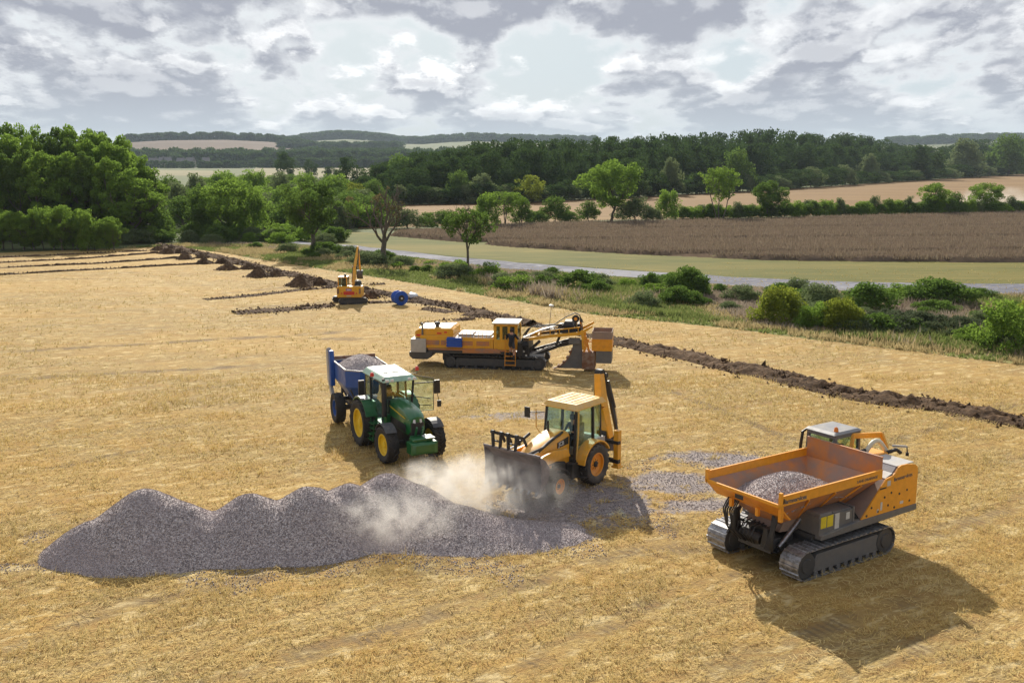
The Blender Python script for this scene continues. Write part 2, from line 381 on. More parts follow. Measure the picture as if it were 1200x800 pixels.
def hand(J, E, Rr, wrist, d, side, pre):
    """palm, four unequal curled fingers and a thumb leaving the side of the palm"""
    w = Vector(J[wrist]); d = Vector(d).normalized(); s = d.cross(Vector((0, 0, 1))); s = s.normalized() if s.length > .1 else Vector((0, 1, 0)); dn = s.cross(d) * -1
    J[pre + 'palm'] = tuple(w + d * .06); Rr[pre + 'palm'] = (.036, .022); E.append((wrist, pre + 'palm'))
    for i, (o, l) in enumerate(((-.028, .07), (-.01, .08), (.01, .075), (.028, .058))):
        a, b = pre + f'f{i}a', pre + f'f{i}b'
        J[a] = tuple(w + d * (.09 + l * .4) + s * o * side); J[b] = tuple(w + d * (.085 + l * .7) + s * o * side + dn * .03)
        Rr[a] = .009; Rr[b] = .008; E.append((pre + 'palm', a)); E.append((a, b))
    J[pre + 't'] = tuple(w + d * .075 - s * .055 * side); Rr[pre + 't'] = .010; E.append((pre + 'palm', pre + 't'))
    return [pre + 'palm', pre + 't'] + [pre + f'f{i}{c}' for i in range(4) for c in 'ab']
# ------------------------------------------------------------------ gravel heap surfaces (used in hoppers too)
def gravel_mat(name, light=1.0):
    m = bpy.data.materials.new(name); m.use_nodes = True; g = G(m.node_tree); b = m.node_tree.nodes['Principled BSDF']
    tc = g.n('ShaderNodeTexCoord').outputs['Object']
    v = g.n('ShaderNodeTexVoronoi', i_Scale=32.0); m.node_tree.links.new(tc, v.inputs['Vector'])
    hs = g.n('ShaderNodeSeparateColor', i_0=v.outputs['Color'])
    c = g.mix(g.ss(hs.outputs[0], .1, .95), tuple(light * q for q in (.25, .212, .21)), tuple(light * q for q in (.60, .515, .49)))
    c = g.mix(g.ss(hs.outputs[1], .82, .95), c, tuple(light * q for q in (.74, .67, .65)))
    c = g.mix(g.ss(g.noise(tc, .55, 4), .42, .66, 0, .55), c, tuple(light * q for q in (.43, .36, .36)))
    n = g.noise(tc, 38, 3)
    m.node_tree.links.new(c, b.inputs['Base Color']); b.inputs['Roughness'].default_value = .9; b.inputs['Specular IOR Level'].default_value = .2
    bn = g.n('ShaderNodeBump', i_Strength=.9, i_Distance=.03, i_Height=g.math('ADD', g.math('MULTIPLY', v.outputs['Distance'], -1.0), g.math('MULTIPLY', n, .3)))
    m.node_tree.links.new(bn.outputs[0], b.inputs['Normal']); return m
M['gravel'] = gravel_mat('crushed_stone')
M['gravel_load'] = gravel_mat('crushed_stone_load', 1.0)
def stones(P, size, seed=1):
    """tetrahedral chips at points P -> V, F (triangles)"""
    r = np.random.default_rng(seed); n = len(P)
    base = np.array([(1, 0, -.5), (-.5, .87, -.5), (-.5, -.87, -.5), (0, 0, 1)])
    T = base[None] + r.normal(0, .28, (n, 4, 3)); a = r.uniform(0, 2 * PI, n); tl = r.uniform(-1, 1, n)
    ca, sa = np.cos(a), np.sin(a); x = T[..., 0] * ca[:, None] - T[..., 1] * sa[:, None]; y = T[..., 0] * sa[:, None] + T[..., 1] * ca[:, None]
    z = T[..., 2] * .8 + x * tl[:, None] * .6
    s = (size * r.uniform(.5, 1.4, n))[:, None]
    V = np.stack([x * s, y * s, z * s], -1) + P[:, None, :]
    i = np.arange(n)[:, None] * 4
    Fc = np.concatenate([i + np.array(q) for q in ((0, 2, 1), (0, 1, 3), (1, 2, 3), (2, 0, 3))])
    return V.reshape(-1, 3), Fc
def grid_mesh(name, xs, ys, zf, m, mask=None, extra=None):
    X, Y = np.meshgrid(xs, ys, indexing='ij'); Z = zf(X, Y); n0, n1 = X.shape
    V = np.stack([X, Y, Z], -1).reshape(-1, 3); I = np.arange(n0 * n1).reshape(n0, n1)
    q = np.stack([I[:-1, :-1], I[1:, :-1], I[1:, 1:], I[:-1, 1:]], -1)
    if mask is not None:
        K = mask(X, Y, Z); k = K[:-1, :-1] | K[1:, :-1] | K[1:, 1:] | K[:-1, 1:]; q = q[k]
    q = q.reshape(-1, 4)
    if extra is not None:
        EV, EF = extra; tri = np.concatenate([q[:, [0, 1, 2]], q[:, [0, 2, 3]]]); Fc = np.concatenate([tri, EF + len(V)]); V = np.concatenate([V, EV])
        me = npmesh(name, V, Fc, 3, m)
        sm = np.zeros(len(Fc), bool); sm[:len(tri)] = True; me.polygons.foreach_set('use_smooth', sm)
    else:
        me = npmesh(name, V, q, 4, m, smooth=True)
    return me
def vnoise(x, y, s, seed=0):
    """cheap smooth value noise"""
    r = np.random.default_rng(seed); T = r.uniform(-1, 1, (64, 64)); x = np.asarray(x) / s; y = np.asarray(y) / s
    xi = np.floor(x).astype(int); yi = np.floor(y).astype(int); fx = x - xi; fy = y - yi; fx = fx * fx * (3 - 2 * fx); fy = fy * fy * (3 - 2 * fy)
    a = T[xi % 64, yi % 64]; b = T[(xi + 1) % 64, yi % 64]; c = T[xi % 64, (yi + 1) % 64]; d = T[(xi + 1) % 64, (yi + 1) % 64]
    return (a * (1 - fx) + b * fx) * (1 - fy) + (c * (1 - fx) + d * fx) * fy
def fbm(x, y, s, o=4, seed=0): return sum(vnoise(x, y, s / 2 ** k, seed + k) / 2 ** k for k in range(o))
def load_heap(name, label, frame, inside, zf, n=4000, cat='gravel load', ok=None):
    x0, x1, y0, y1 = inside; me_x = np.linspace(x0, x1, 60); me_y = np.linspace(y0, y1, 44)
    r = np.random.default_rng(3); px, py = r.uniform(x0, x1, n), r.uniform(y0, y1, n)
    if ok is not None: k = ok(px, py); px, py = px[k], py[k]
    P = np.stack([px, py, zf(px, py)], -1)
    me = grid_mesh(name, me_x, me_y, zf, M['gravel_load'], mask=None if ok is None else (lambda X, Y, Z: ok(X, Y)), extra=stones(P, .018, 5))
    o = link(name, me); loc, deg = frame; o.location = loc; o.rotation_euler = (0, 0, R(deg))
    return tag(o, label, cat)

# ================================================================== TRACKED GRAVEL CART
DL, DA = (7.63, 25.39, 0), 34.0
t = thing('tracked_gravel_cart', 'orange tracked dumper with wide open hopper of stone at the right of the field', 'tracked dumper', DL, DA)
for y0, y1, x0 in ((0.0, .64, -.05), (2.5, 3.2, -.22)):
    b = bpy.data.objects.new('crawler_track', None); 
    mb = MB(); mb.box(.8, 3.4, y0 + .14, y1 - .14, .2, .6); core = mb.build('crawler_track', M['dgrey'], t)
    bpy.data.objects.remove(b)
    crawler(core, x0, 4.15, y0, y1, .84, 46, frame_m=M['grey'])
    for ch in list(core.children):
        pass
b = MB()
b.box(.55, 3.6, .62, 2.5, .45, .78); b.box(1.0, 1.4, .5, 2.6, .5, .95); b.box(2.9, 3.3, .5, 2.6, .5, .95)
b.box(.9, 5.1, .35, 2.8, .95, 1.08); b.box(-.05, .9, .95, 2.15, .55, .95, .05)
b.build('chassis', M['dgrey'], t, bevel=.015)
b = MB(); b.prism([(.95, 1.0), (5.16, 1.06), (5.16, 1.24), (2.5, 1.24), (.95, 1.12)], .07, .30); b.prism([(.95, 1.0), (5.16, 1.06), (5.16, 1.24), (.95, 1.12)], 2.75, 2.95)
b.box(5.08, 5.16, .3, 2.75, 1.0, 1.24)
b.build('side_skirt', M['grey'], t, bevel=.012)
# hoses, valve block and hydraulics under the tipping end
b = MB()
b.box(-.15, .25, 1.0, 1.25, .7, 1.25, .06, .05); b.box(-.2, .05, 2.1, 2.3, .8, 1.55, .06, .05); b.beam((.2, 1.0, 1.5), (-.2, 1.0, .7), .08, .12); b.beam((.3, 2.35, 1.6), (-.25, 2.35, .75), .08, .10); b.box(.2, .5, 1.35, 2.0, .95, 1.2); b.beam((.1, 1.2, 1.15), (.1, 2.2, 1.15), .09, .09)
b.lathe([(.16, 0), (.16, .8)], (.0, 1.3, .85), 'y', 14)
b.build('linkage_block', M['black'], t, bevel=.02)
b = MB()
for k in range(7):
    yy = .7 + k * .05; b.tube([(-.15 + k * .03, yy, 1.65), (-.33 + .04 * k, yy - .05, 1.2), (-.25, yy, .75), (.05, yy + .1, .62), (.35, yy + .2, .8)], .022, 6)
for k in range(8):
    yy = 1.95 + k * .055; b.tube([(-.2, yy, 1.95), (-.42 - .02 * (k % 3), yy + .05, 1.55), (-.46 + .04 * (k % 4), yy, 1.05), (-.2, yy - .2, .72 + .03 * (k % 3)), (.2, yy - .3, .8)], .022, 6)
for k in range(5): b.tube([(.1, 1.35 + .15 * k, 1.3), (-.2, 1.4 + .15 * k, 1.22), (-.32, 1.45 + .13 * k, .95), (-.1, 1.5 + .1 * k, .7)], .02, 6)
b.build('hydraulic_hoses', M['black'], t, smooth=True)
b = MB()
for yy in (.85, 2.2): b.tube([(.15, yy, .75), (1.2, yy, 1.55)], .07, 12)
b.build('tipping_ram', M['steel'], t, smooth=True)
# hopper
hop = MB(); z0, z1 = 2.27, 1.32
rim = [(-.6, .2, z0), (3.55, .2, z0), (3.55, 2.85, z0), (-.6, 2.85, z0)]; bot = [(.35, .98, z1), (2.7, .98, z1), (2.7, 2.07, z1), (.35, 2.07, z1)]
hop.add(rim + bot, [(0, 1, 5, 4), (1, 2, 6, 5), (2, 3, 7, 6), (3, 0, 4, 7), (4, 5, 6, 7)])
h = hop.build('hopper', M['dusty_orange'], t); sm = h.modifiers.new('s', 'SOLIDIFY'); sm.thickness = .03; sm.offset = 0
h.data.materials.append(M['orange'])
b = MB()
b.box(-.63, 3.58, .165, .20, 2.24, 2.50); b.box(-.63, 3.58, 2.85, 2.885, 2.24, 2.50)
b.box(-.63, 3.58, .15, .215, 2.50, 2.525); b.box(-.63, 3.58, 2.835, 2.90, 2.50, 2.525)
b.box(-.66, -.60, .165, 2.885, 2.20, 2.29); b.box(-.66, -.58, .14, .24, 2.2, 2.62); b.box(-.66, -.58, 2.81, 2.91, 2.2, 2.58)
b.build('side_board', M['orange_side'], t, bevel=.006)
b = MB(); b.box(3.56, 3.60, .2, 2.85, 2.24, 2.86); b.box(3.545, 3.615, .19, 2.86, 2.86, 2.885); b.build('back_board', M['dusty_orange'], t, bevel=.005)
b = MB()   # pressed ribs and hanging lugs on the outside of the tipping end
for yy in (.42, .95, 1.5, 2.05, 2.55):
    b.beam((-.60, yy, 2.2), (-.10, .98 + (yy - .42) * .5, 1.74), .06, .05)
for xx in (.5, 1.6, 2.7): b.beam((xx, .19, 2.21), (.35 + (xx + .6) * .566, .95, 1.38), .05, .05)
b.box(-.60, -.50, .18, .28, 1.80, 2.22); b.box(-.57, -.47, 1.0, 1.1, 1.72, 1.95); b.box(-.57, -.47, 1.95, 2.05, 1.72, 1.95)
b.prism([(-.64, 2.2), (-.58, 2.2), (-.16, 1.80), (-.22, 1.78)], .2, 2.85)
b.build('hopper_rib', M['orange'], t, bevel=.006)
b = MB(); b.box(-.668, -.66, 1.45, 1.75, 2.06, 2.18); b.build('latch', M['black'], t, bevel=.01)
# engine body: panel with rounded shoulder
side = [(2.62, 1.245), (5.13, 1.245), (5.13, 2.22), (5.09, 2.38), (4.98, 2.46), (4.6, 2.53), (4.32, 2.54), (4.2, 2.50), (4.06, 2.36), (3.95, 2.29), (3.66, 2.25)]
b = MB(); b.prism(side, .08, .13); b.prism(side, 2.88, 2.93)
b.build('engine_side_panel', M['orange_side'], t, bevel=.008)
ins = [(2.66, 1.27), (5.10, 1.27), (5.10, 2.20), (5.06, 2.35), (4.6, 2.49), (4.32, 2.50), (4.2, 2.46), (4.03, 2.31), (3.68, 2.21)]
b = MB(); b.prism(ins, .13, 1.9); b.prism([(2.66, 1.27), (5.1, 1.27), (5.1, 1.7), (3.2, 1.7)], 1.9, 2.88); b.build('engine_housing', M['dusty_plate'], t)
b = MB(); b.hexa([(3.70, .16, 2.225), (4.04, .16, 2.33), (4.04, 1.1, 2.33), (3.70, 1.1, 2.225), (3.70, .16, 2.24), (4.02, .16, 2.345), (4.02, 1.1, 2.345), (3.70, 1.1, 2.24)]);
b.box(4.2, 5.0, .16, 1.1, 2.495, 2.515); b.build('white_trim', M['lgrey'], t)
b = MB(); b.hexa([(4.05, .18, 2.33), (4.22, .18, 2.47), (4.22, 1.3, 2.47), (4.05, 1.3, 2.33), (4.03, .18, 2.345), (4.20, .18, 2.505), (4.20, 1.3, 2.505), (4.03, 1.3, 2.345)])
b.build('cooling_grille', M['mesh'], t)
for (x, z) in ((3.05, 1.52), (3.35, 1.35), (3.62, 1.72), (3.92, 1.8), (3.8, 1.45), (4.1, 1.33), (4.3, 1.7), (2.85, 1.32), (4.65, 1.75), (4.8, 1.4)):
    b = MB(); b.lathe([(.035, 0), (.035, .012), (.02, .012)], (x, .07, z), 'y', 12); b.build('panel_hole', M['black'], t)
b = MB(); b.box(3.38, 3.66, .068, .08, 1.98, 2.02); b.build('panel_slot', M['black'], t)
b = MB(); b.box(3.7, 3.85, .072, .08, 2.03, 2.18); b.box(3.45, 3.53, .072, .08, 1.36, 1.6); b.box(3.3, 3.38, .072, .08, 1.32, 1.42); b.box(4.35, 4.5, .072, .08, 1.38, 1.46); b.build('warning_sticker', M['sticker'], t)
text('farmservices', .17, M['grey'], t, (4.0, .075, 2.12), (1, 0, .02), (0, 0, 1))
text('farmservices', .17, M['grey'], t, (-.50, .162, 2.30), (1, 0, 0), (0, 0, 1), bold=.004)
text('LAND DRAINAGE', .115, M['grey'], t, (2.45, .162, 2.32), (1, 0, 0), (0, 0, 1))
b = MB(); b.prism([(-.56, 2.31), (-.51, 2.31), (-.51, 2.45), (-.54, 2.45)], .155, .163); b.build('logo_mark', M['black'], t)
# control box
b = MB(); b.box(.95, 2.35, .16, .9, 1.10, 1.62); b.box(.98, 1.5, .18, .9, 1.62, 1.70, .02, .02); b.box(1.55, 2.3, .2, .9, 1.62, 1.66); b.box(2.33, 2.40, .14, .9, 1.08, 1.68)
cb = b.build('control_box', M['grey'], t, bevel=.012)
b = MB(); b.box(1.0, 1.22, .150, .16, 1.3, 1.62); b.box(1.26, 1.5, .150, .16, 1.3, 1.62); b.build('yellow_label', M['ystick'], cb)
b = MB(); b.box(1.58, 1.76, .150, .16, 1.18, 1.62); b.box(2.05, 2.2, .150, .16, 1.36, 1.56); b.build('white_label', M['sticker'], cb)
b = MB(); b.prism([(.2, 1.15), (1.1, 1.05), (2.3, 1.66), (1.9, 1.75), (.6, 1.75)], .9, 2.1); b.build('belt_housing', M['dusty_plate'], t)
b = MB()
for k in range(6): b.tube([(2.42, .25 + k * .05, 1.2), (2.6, .22 + k * .04, 1.35 + .03 * k), (2.75, .25 + k * .05, 1.18)], .018, 6)
b.build('fuel_hose', M['black'], t, smooth=True)
M['roof_grey'] = mat('grey_roof', (.26, .26, .27), .4, dust=.3)
# cab
b = MB()
for (x, y) in ((3.72, 1.98), (3.72, 3.02), (4.92, 1.98), (4.92, 3.02)): b.beam((x, y, 1.2), (x + (.08 if x < 4 else -.05), y + (.03 if y < 2.5 else -.03), 3.06), .10, .10)
b.box(3.7, 4.95, 1.95, 3.05, 1.2, 1.95)
for yy in (1.99, 3.01): b.beam((3.78, yy, 3.0), (4.88, yy, 3.0), .08, .12)
for xx in (3.76, 4.88): b.beam((xx, 1.99, 3.0), (xx, 3.01, 3.0), .08, .12)
cabo = b.build('cab', M['grey'], t, bevel=.02)
b = MB(); b.hexa([(3.66, 1.92, 3.06), (4.97, 1.92, 3.06), (4.97, 3.08, 3.06), (3.66, 3.08, 3.06), (3.80, 2.02, 3.13), (4.88, 2.02, 3.13), (4.88, 2.98, 3.13), (3.80, 2.98, 3.13)])
b.build('cab_roof', M['roof_grey'], cabo, bevel=.03)
b = MB(); b.box(3.80, 4.86, 2.0, 2.01, 1.95, 2.95); b.box(3.80, 4.86, 2.99, 3.0, 1.95, 2.95); b.box(3.77, 3.78, 2.02, 2.98, 1.95, 2.95); b.box(4.87, 4.88, 2.02, 2.98, 1.95, 2.95); b.build('cab_window', M['glass'], cabo)
b = MB()
for x in (3.62, 3.66): b.tube([(x, 3.1, 2.0), (x - .03, 3.14, 2.5), (x + .02, 3.12, 2.95), (x + .25, 3.06, 3.08)], .035, 8)
b.build('guard_rail', M['black'], cabo, smooth=True)
b = MB(); b.lathe([(.07, 0), (.07, .05), (.055, .12), (.02, .15)], (3.95, 2.12, 3.12), 'z', 14); b.build('beacon', M['amber'], cabo, smooth=True)
b = MB(); b.box(4.1, 4.6, 2.3, 2.7, 1.9, 2.02); b.box(4.5, 4.62, 2.3, 2.7, 1.95, 2.6); b.build('seat', M['black'], cabo, bevel=.03)
# swing chute arm and pale hose behind
b = MB(); b.beam((4.25, 1.80, 2.45), (4.55, 1.95, 2.98), .10, .14); b.beam((4.5, 1.95, 2.95), (5.45, 1.62, 2.92), .09, .16); b.beam((5.45, 1.62, 2.96), (5.38, 1.35, 2.55), .08, .14); b.box(4.6, 5.2, 1.15, 1.8, 2.4, 2.52)
b.build('chute_arm', M['orange_side'], t, bevel=.015)
b = MB(); b.tube([(4.45, 1.55, 2.5)] + [(4.5 + .75 * i / 8, 1.45 - .15 * i / 8, 2.55 + .33 * math.sin(PI * i / 8)) for i in range(9)] + [(5.25, 1.25, 2.45)], .07, 10); b.build('pale_hose', M['cream'], t, smooth=True)
b = MB(); b.tube([(5.2, 1.2, 2.5), (5.35, 1.0, 2.62), (5.5, .95, 2.5)], .06, 8); b.tube([(4.2, 1.5, 2.6), (4.4, 1.4, 2.66), (4.55, 1.5, 2.56)], .05, 8); b.build('coupling', M['black'], t, smooth=True)
b = MB(); b.beam((5.35, 1.15, 2.70), (5.75, .92, 2.66), .05, .06); b.beam((4.0, 1.75, 2.60), (4.4, 1.65, 2.62), .09, .05); b.build('camera_bracket', M['lgrey'], t)
b = MB(); b.tube([(5.75, .92, 2.66), (5.76, .9, 2.45)], .02, 6); b.lathe([(.05, 0), (.05, .1)], (5.76, .9, 2.38), 'z', 10); b.build('rear_camera', M['black'], t, smooth=True)
load_heap('gravel_load', 'heap of grey stone lying in the orange hopper of the tracked dumper', (DL, DA), (-.3, 3.3, .42, 2.6),
    lambda x, y: np.maximum(1.30, np.minimum(2.50 - .30 * np.hypot((x - 1.25) / .95, (y - 1.55) / .78) ** 1.35 + .015 * fbm(x, y, .3), 2.46 - .0 * x)), 9000, ok=lambda x, y: np.minimum(2.50 - .30 * np.hypot((x - 1.25) / .95, (y - 1.55) / .78) ** 1.35, 2.46) > 1.30 + .95 * np.max([(.35 - x) / .95, (x - 2.7) / .85, (.98 - y) / .78, (y - 2.07) / .78, 0 * x], 0) + .02)

# ================================================================== BACKHOE LOADER
BL, BA = (2.172, 34.45, 0), math.degrees(-2.2465)
t = thing('backhoe_loader', 'yellow backhoe loader with raised front bucket tipping dusty stone', 'backhoe loader', BL, BA)
for s in (-1, 1):
    wheel(t, 0, s * .86, .73, .42, .40, M['orange'], M['rubber_dusty'], 18, s, lug_h=.05)
    wheel(t, 2.17, s * .88, .49, .34, .25, M['orange'], M['rubber_dusty'], 18, s, lug_h=.03)
b = MB(); b.box(-1.1, 2.75, -.34, .34, .48, .98); b.box(-.12, .12, -.7, .7, .6, .86); b.box(2.05, 2.29, -.72, .72, .36, .62); b.box(.35, 1.15, -.78, .78, .42, .95); b.box(1.3, 1.9, -.6, .6, .75, 1.05)
b.build('chassis', M['black'], t, bevel=.02)
for s in (-1, 1):
    b = MB(); b.box(.38, .85, s * .80 if s > 0 else -1.06, 1.06 if s > 0 else -.80, .42, .46); b.box(.42, .82, s * .80 if s > 0 else -1.04, 1.04 if s > 0 else -.80, .74, .78); b.box(.55, .6, s * .82 - .02, s * .82 + .02, .44, .76); b.build('step', M['black'], t)
# bonnet: lofted nose
def loft(name, secs, m, parent, smooth=True, bevel=0):
    """secs: list of (x, [(y,z)...]) rings"""
    n = len(secs[0][1]); b = MB(); vs = [(x, y, z) for x, ring in secs for y, z in ring]
    fs = [(i * n + k, i * n + (k + 1) % n, (i + 1) * n + (k + 1) % n, (i + 1) * n + k) for i in range(len(secs) - 1) for k in range(n)]
    fs += [tuple(range(n)), tuple((len(secs) - 1) * n + k for k in range(n))]
    b.add(vs, fs); return b.build(name, m, parent, smooth=smooth, bevel=bevel)
def hood_ring(w, zb, zt, r=.12): return [(-w, zb), (w, zb), (w, zt - r), (w - r * .35, zt - r * .35), (w - r, zt), (0, zt + .02), (-w + r, zt), (-w + r * .35, zt - r * .35), (-w, zt - r)]
bon = loft('bonnet', [(.93, hood_ring(.47, .95, 2.0)), (1.35, hood_ring(.47, .95, 1.97)), (1.9, hood_ring(.45, .95, 1.84)), (2.4, hood_ring(.43, .95, 1.64)), (2.72, hood_ring(.40, .95, 1.45)), (2.84, hood_ring(.36, .98, 1.25))], M['loader_yellow'], t)
b = MB(); b.box(2.84, 2.87, -.30, .30, 1.0, 1.22); b.build('grille', M['black'], bon)
b = MB(); b.prism([(1.05, 1.18), (2.2, 1.12), (2.2, 1.18), (1.05, 1.26)], .468, .478); b.build('red_stripe', M['red'], bon)
b = MB(); b.prism([(.98, 1.60), (1.62, 1.57), (1.62, 1.76), (.98, 1.86)], .472, .480); b.build('logo_plate', M['black'], bon)
text('JCB', .20, M['sticker'], bon, (1.56, .487, 1.625), (-1, 0, .04), (0.04, 0, 1), bold=.004)
text('3CX', .10, M['sticker'], bon, (1.3, .484, 1.40), (-1, 0, 0), (0, 0, 1), bold=.004)
b = MB(); b.tube([(1.25, -.2, 1.95), (1.25, -.2, 2.35)], .035, 10); b.build('exhaust_stack', M['black'], t, smooth=True)
# loader arms
b = MB()
for s in (-1, 1):
    b.prism([(1.10, 1.22), (1.25, 1.50), (2.0, 1.60), (2.6, 1.55), (3.02, 1.42), (3.0, 1.12), (2.7, 1.02), (2.3, 1.20), (1.6, 1.24)], s * .56, s * .66)
b.box(2.45, 2.6, -.6, .6, 1.25, 1.4)
b.build('loader_arm', M['loader_yellow'], t, bevel=.015)
b = MB()
for s in (-1, 1):
    b.tube([(1.3, s * .52, 1.0), (2.2, s * .52, 1.18)], .06, 10); b.tube([(1.9, s * .50, 1.98), (2.7, s * .50, 1.72)], .055, 10)
b.build('lift_ram', M['black'], t, smooth=True)
b = MB()
for s in (-1, 1): b.tube([(2.7, s * .50, 1.72), (3.1, s * .50, 1.68)], .03, 10); b.tube([(2.2, s * .52, 1.18), (2.7, s * .52, 1.28)], .035, 10)
b.build('ram_rod', M['chrome'], t, smooth=True)
b = MB(); b.tube([(1.1, .30, 1.99), (1.75, .47, 1.98), (2.5, .52, 1.80), (3.2, .50, 1.75)], .045, 8); b.build('pipe_run', M['black'], t, smooth=True)
# front bucket with fold-over forks
def rb(x, z, c_=math.cos(R(38)), s_=math.sin(R(38))):
    dx_, dz_ = (x - 3.3) * .88, (z - 1.2) * .88; return (3.0 + dx_ * c_ + dz_ * s_, 1.36 - dx_ * s_ + dz_ * c_)
prof_o = [rb(*q) for q in [(3.42, 1.98), (3.30, 1.62), (3.30, 1.22), (3.46, .98), (3.80, .86), (4.24, .84)]]
prof_i = [rb(*q) for q in [(4.24, .87), (3.82, .90), (3.50, 1.02), (3.35, 1.24), (3.35, 1.60), (3.46, 1.96)]]
M['bucket'] = mat('dusty_bucket_steel', (.19, .17, .17), .6, metal=.1, col2=(.30, .255, .25), vscale=3, dust=.8, dcol=(.27, .225, .22))
b = MB(); b.prism(prof_o + prof_i, -1.15, 1.15)
for s in (-1, 1):
    y0, y1 = (1.15, 1.19) if s > 0 else (-1.19, -1.15)
    b.prism([rb(*q) for q in [(3.42, 1.98), (3.30, 1.62), (3.30, 1.22), (3.46, .98), (3.80, .86), (4.24, .84), (4.10, 1.0), (3.66, 1.55)]], y0, y1)
tx, tz = rb(3.42, 1.98)
b.tube([(tx, -1.18, tz + .01), (tx, 1.18, tz + .01)], .035, 8)
bk = b.build('front_bucket', M['bucket'], t, bevel=.008)
for k in range(8):
    b = MB(); (ax, az_), (cx2, cz2) = rb(4.22, .86), rb(4.42, .86); b.beam((ax, -1.06 + .3 * k, az_), (cx2, -1.06 + .3 * k, cz2), .12, .04, .06, .02); b.build('bucket_tooth', M['steel'], bk)
for yy in (-.62, .02, ):
    b = MB()
    for o in (-.14, .14):
        b.beam((tx, yy + o, tz), (tx - .02, yy + o * 1.3, tz + .50), .07, .11); b.beam((tx - .02, yy + o * 1.3, tz + .50), (tx - .42, yy + o, tz + .34), .07, .10); b.beam((tx - .42, yy + o, tz + .36), (tx - .60, yy + o, tz + .04), .06, .09)
        b.lathe([(.07, -.06), (.07, .06)], (tx - .02, yy + o * 1.3, tz + .50), 'y', 10)
    b.beam((tx, yy - .2, tz + .22), (tx, yy + .2, tz + .22), .05, .05)
    b.build('folded_fork', M['black'], bk, bevel=.01)
# cab
b = MB()
def post(a, c, w=.08): b.beam(a, c, w, w)
for s in (-1, 1):
    post((.90, s * .66, 1.0), (.74, s * .62, 2.78), .08); post((-.22, s * .68, .95), (-.22, s * .64, 2.78), .09); post((-.80, s * .60, 1.0), (-.74, s * .58, 2.78), .08)
    b.beam((.9, s * .68, 1.0), (-.8, s * .68, 1.0), .06, .08); b.beam((.74, s * .63, 2.76), (-.74, s * .63, 2.76), .06, .08)
b.beam((.74, -.62, 2.76), (.74, .62, 2.76), .06, .08); b.beam((-.74, -.6, 2.76), (-.74, .6, 2.76), .06, .08); b.beam((-.8, -.6, 1.15), (-.8, .6, 1.15), .06, .08)
b.box(-.78, .90, -.64, .64, .92, 1.0); b.box(.42, .92, .655, .70, .72, 1.0)
cb = b.build('cab_frame', M['black'], t, bevel=.015)
b = MB()
b.hexa([(.90, -.56, 1.96), (.91, -.56, 1.96), (.91, .56, 1.96), (.90, .56, 1.96), (.755, -.56, 2.72), (.765, -.56, 2.72), (.765, .56, 2.72), (.755, .56, 2.72)])
for s in (-1, 1): b.hexa([(-.16, s * .665, 1.04), (.82, s * .655, 1.04), (.82, s * .662, 1.04), (-.16, s * .672, 1.04), (-.16, s * .63, 2.72), (.70, s * .615, 2.72), (.70, s * .622, 2.72), (-.16, s * .637, 2.72)]); b.box(-.72, -.28, s * .62, s * .625, 1.5, 2.7)
b.hexa([(-.79, -.54, 1.2), (-.78, -.54, 1.2), (-.78, .54, 1.2), (-.79, .54, 1.2), (-.745, -.54, 2.7), (-.735, -.54, 2.7), (-.735, .54, 2.7), (-.745, .54, 2.7)])
b.build('window_glass', M['glass'], cb)
b = MB(); b.hexa([(-.90, -.74, 2.78), (.86, -.72, 2.78), (.86, .72, 2.78), (-.90, .74, 2.78), (-.80, -.66, 2.93), (.74, -.62, 2.93), (.74, .62, 2.93), (-.80, .66, 2.93)])
for k in range(5): b.box(-.7, .6, -.5 + k * .23, -.42 + k * .23, 2.93, 2.945)
b.box(-.93, .90, -.76, .76, 2.74, 2.785)
b.build('roof', M['roof_yellow'], cb, bevel=.035)
b = MB(); b.box(-.3, .2, -.22, .22, 1.0, 1.45); b.box(-.36, -.24, -.22, .22, 1.4, 2.05); b.box(-.36, -.28, -.14, .14, 2.05, 2.28); b.build('seat', M['black'], cb, bevel=.04)
b = MB(); b.beam((.62, 0, 1.0), (.52, 0, 1.72), .12, .14); b.lathe([(.17, 0), (.19, .02), (.17, .04)], (.47, 0, 1.74), 'z', 18); b.box(.66, .8, -.3, .3, 1.6, 1.9); b.build('steering_column', M['black'], cb)
b = MB(); b.tube([(.82, .70, 1.0), (.78, .74, 1.9), (.74, .72, 2.7)], .028, 8); b.build('grab_rail', M['roof_yellow'], t, smooth=True); b = MB(); b.tube([(.86, -.70, 1.6), (.80, -1.05, 1.9), (.78, -1.08, 2.55)], .022, 8); b.build('grab_rail', M['roof_yellow'], t, smooth=True)
b = MB(); b.tube([(.80, -.68, 2.5), (.88, -1.0, 2.45), (.95, -1.30, 2.42)], .02, 6); b.box(.90, .96, -1.46, -1.24, 2.22, 2.60); b.build('mirror', M['black'], t, bevel=.02)
for s in (-1, 1):
    b = MB(); a = arc((0, .73), .86, 10, 150, 12); a2 = arc((0, .73), .80, 150, 10, 12); b.prism(a + a2, s * .62, s * 1.05); b.build('mudguard', M['loader_yellow'], t, bevel=.01)
    b = MB(); a = arc((2.17, .49), .60, 35, 150, 8); a2 = arc((2.17, .49), .57, 150, 35, 8); b.prism(a + a2, s * .70, s * 1.04); b.build('front_mudguard', M['black'], t, bevel=.008)
b = MB(); b.box(-.3, .35, -.62, .62, 1.0, 1.25); b.box(-.7, -.2, .5, .78, 1.0, 1.55, .05, .02); b.box(-.7, -.2, -.78, -.5, 1.0, 1.55, .05, .02); b.box(-.95, -.7, -.7, .7, .95, 1.5); b.build('rear_deck', M['pale_green'] if 0 else M['lgrey'], t, bevel=.02)
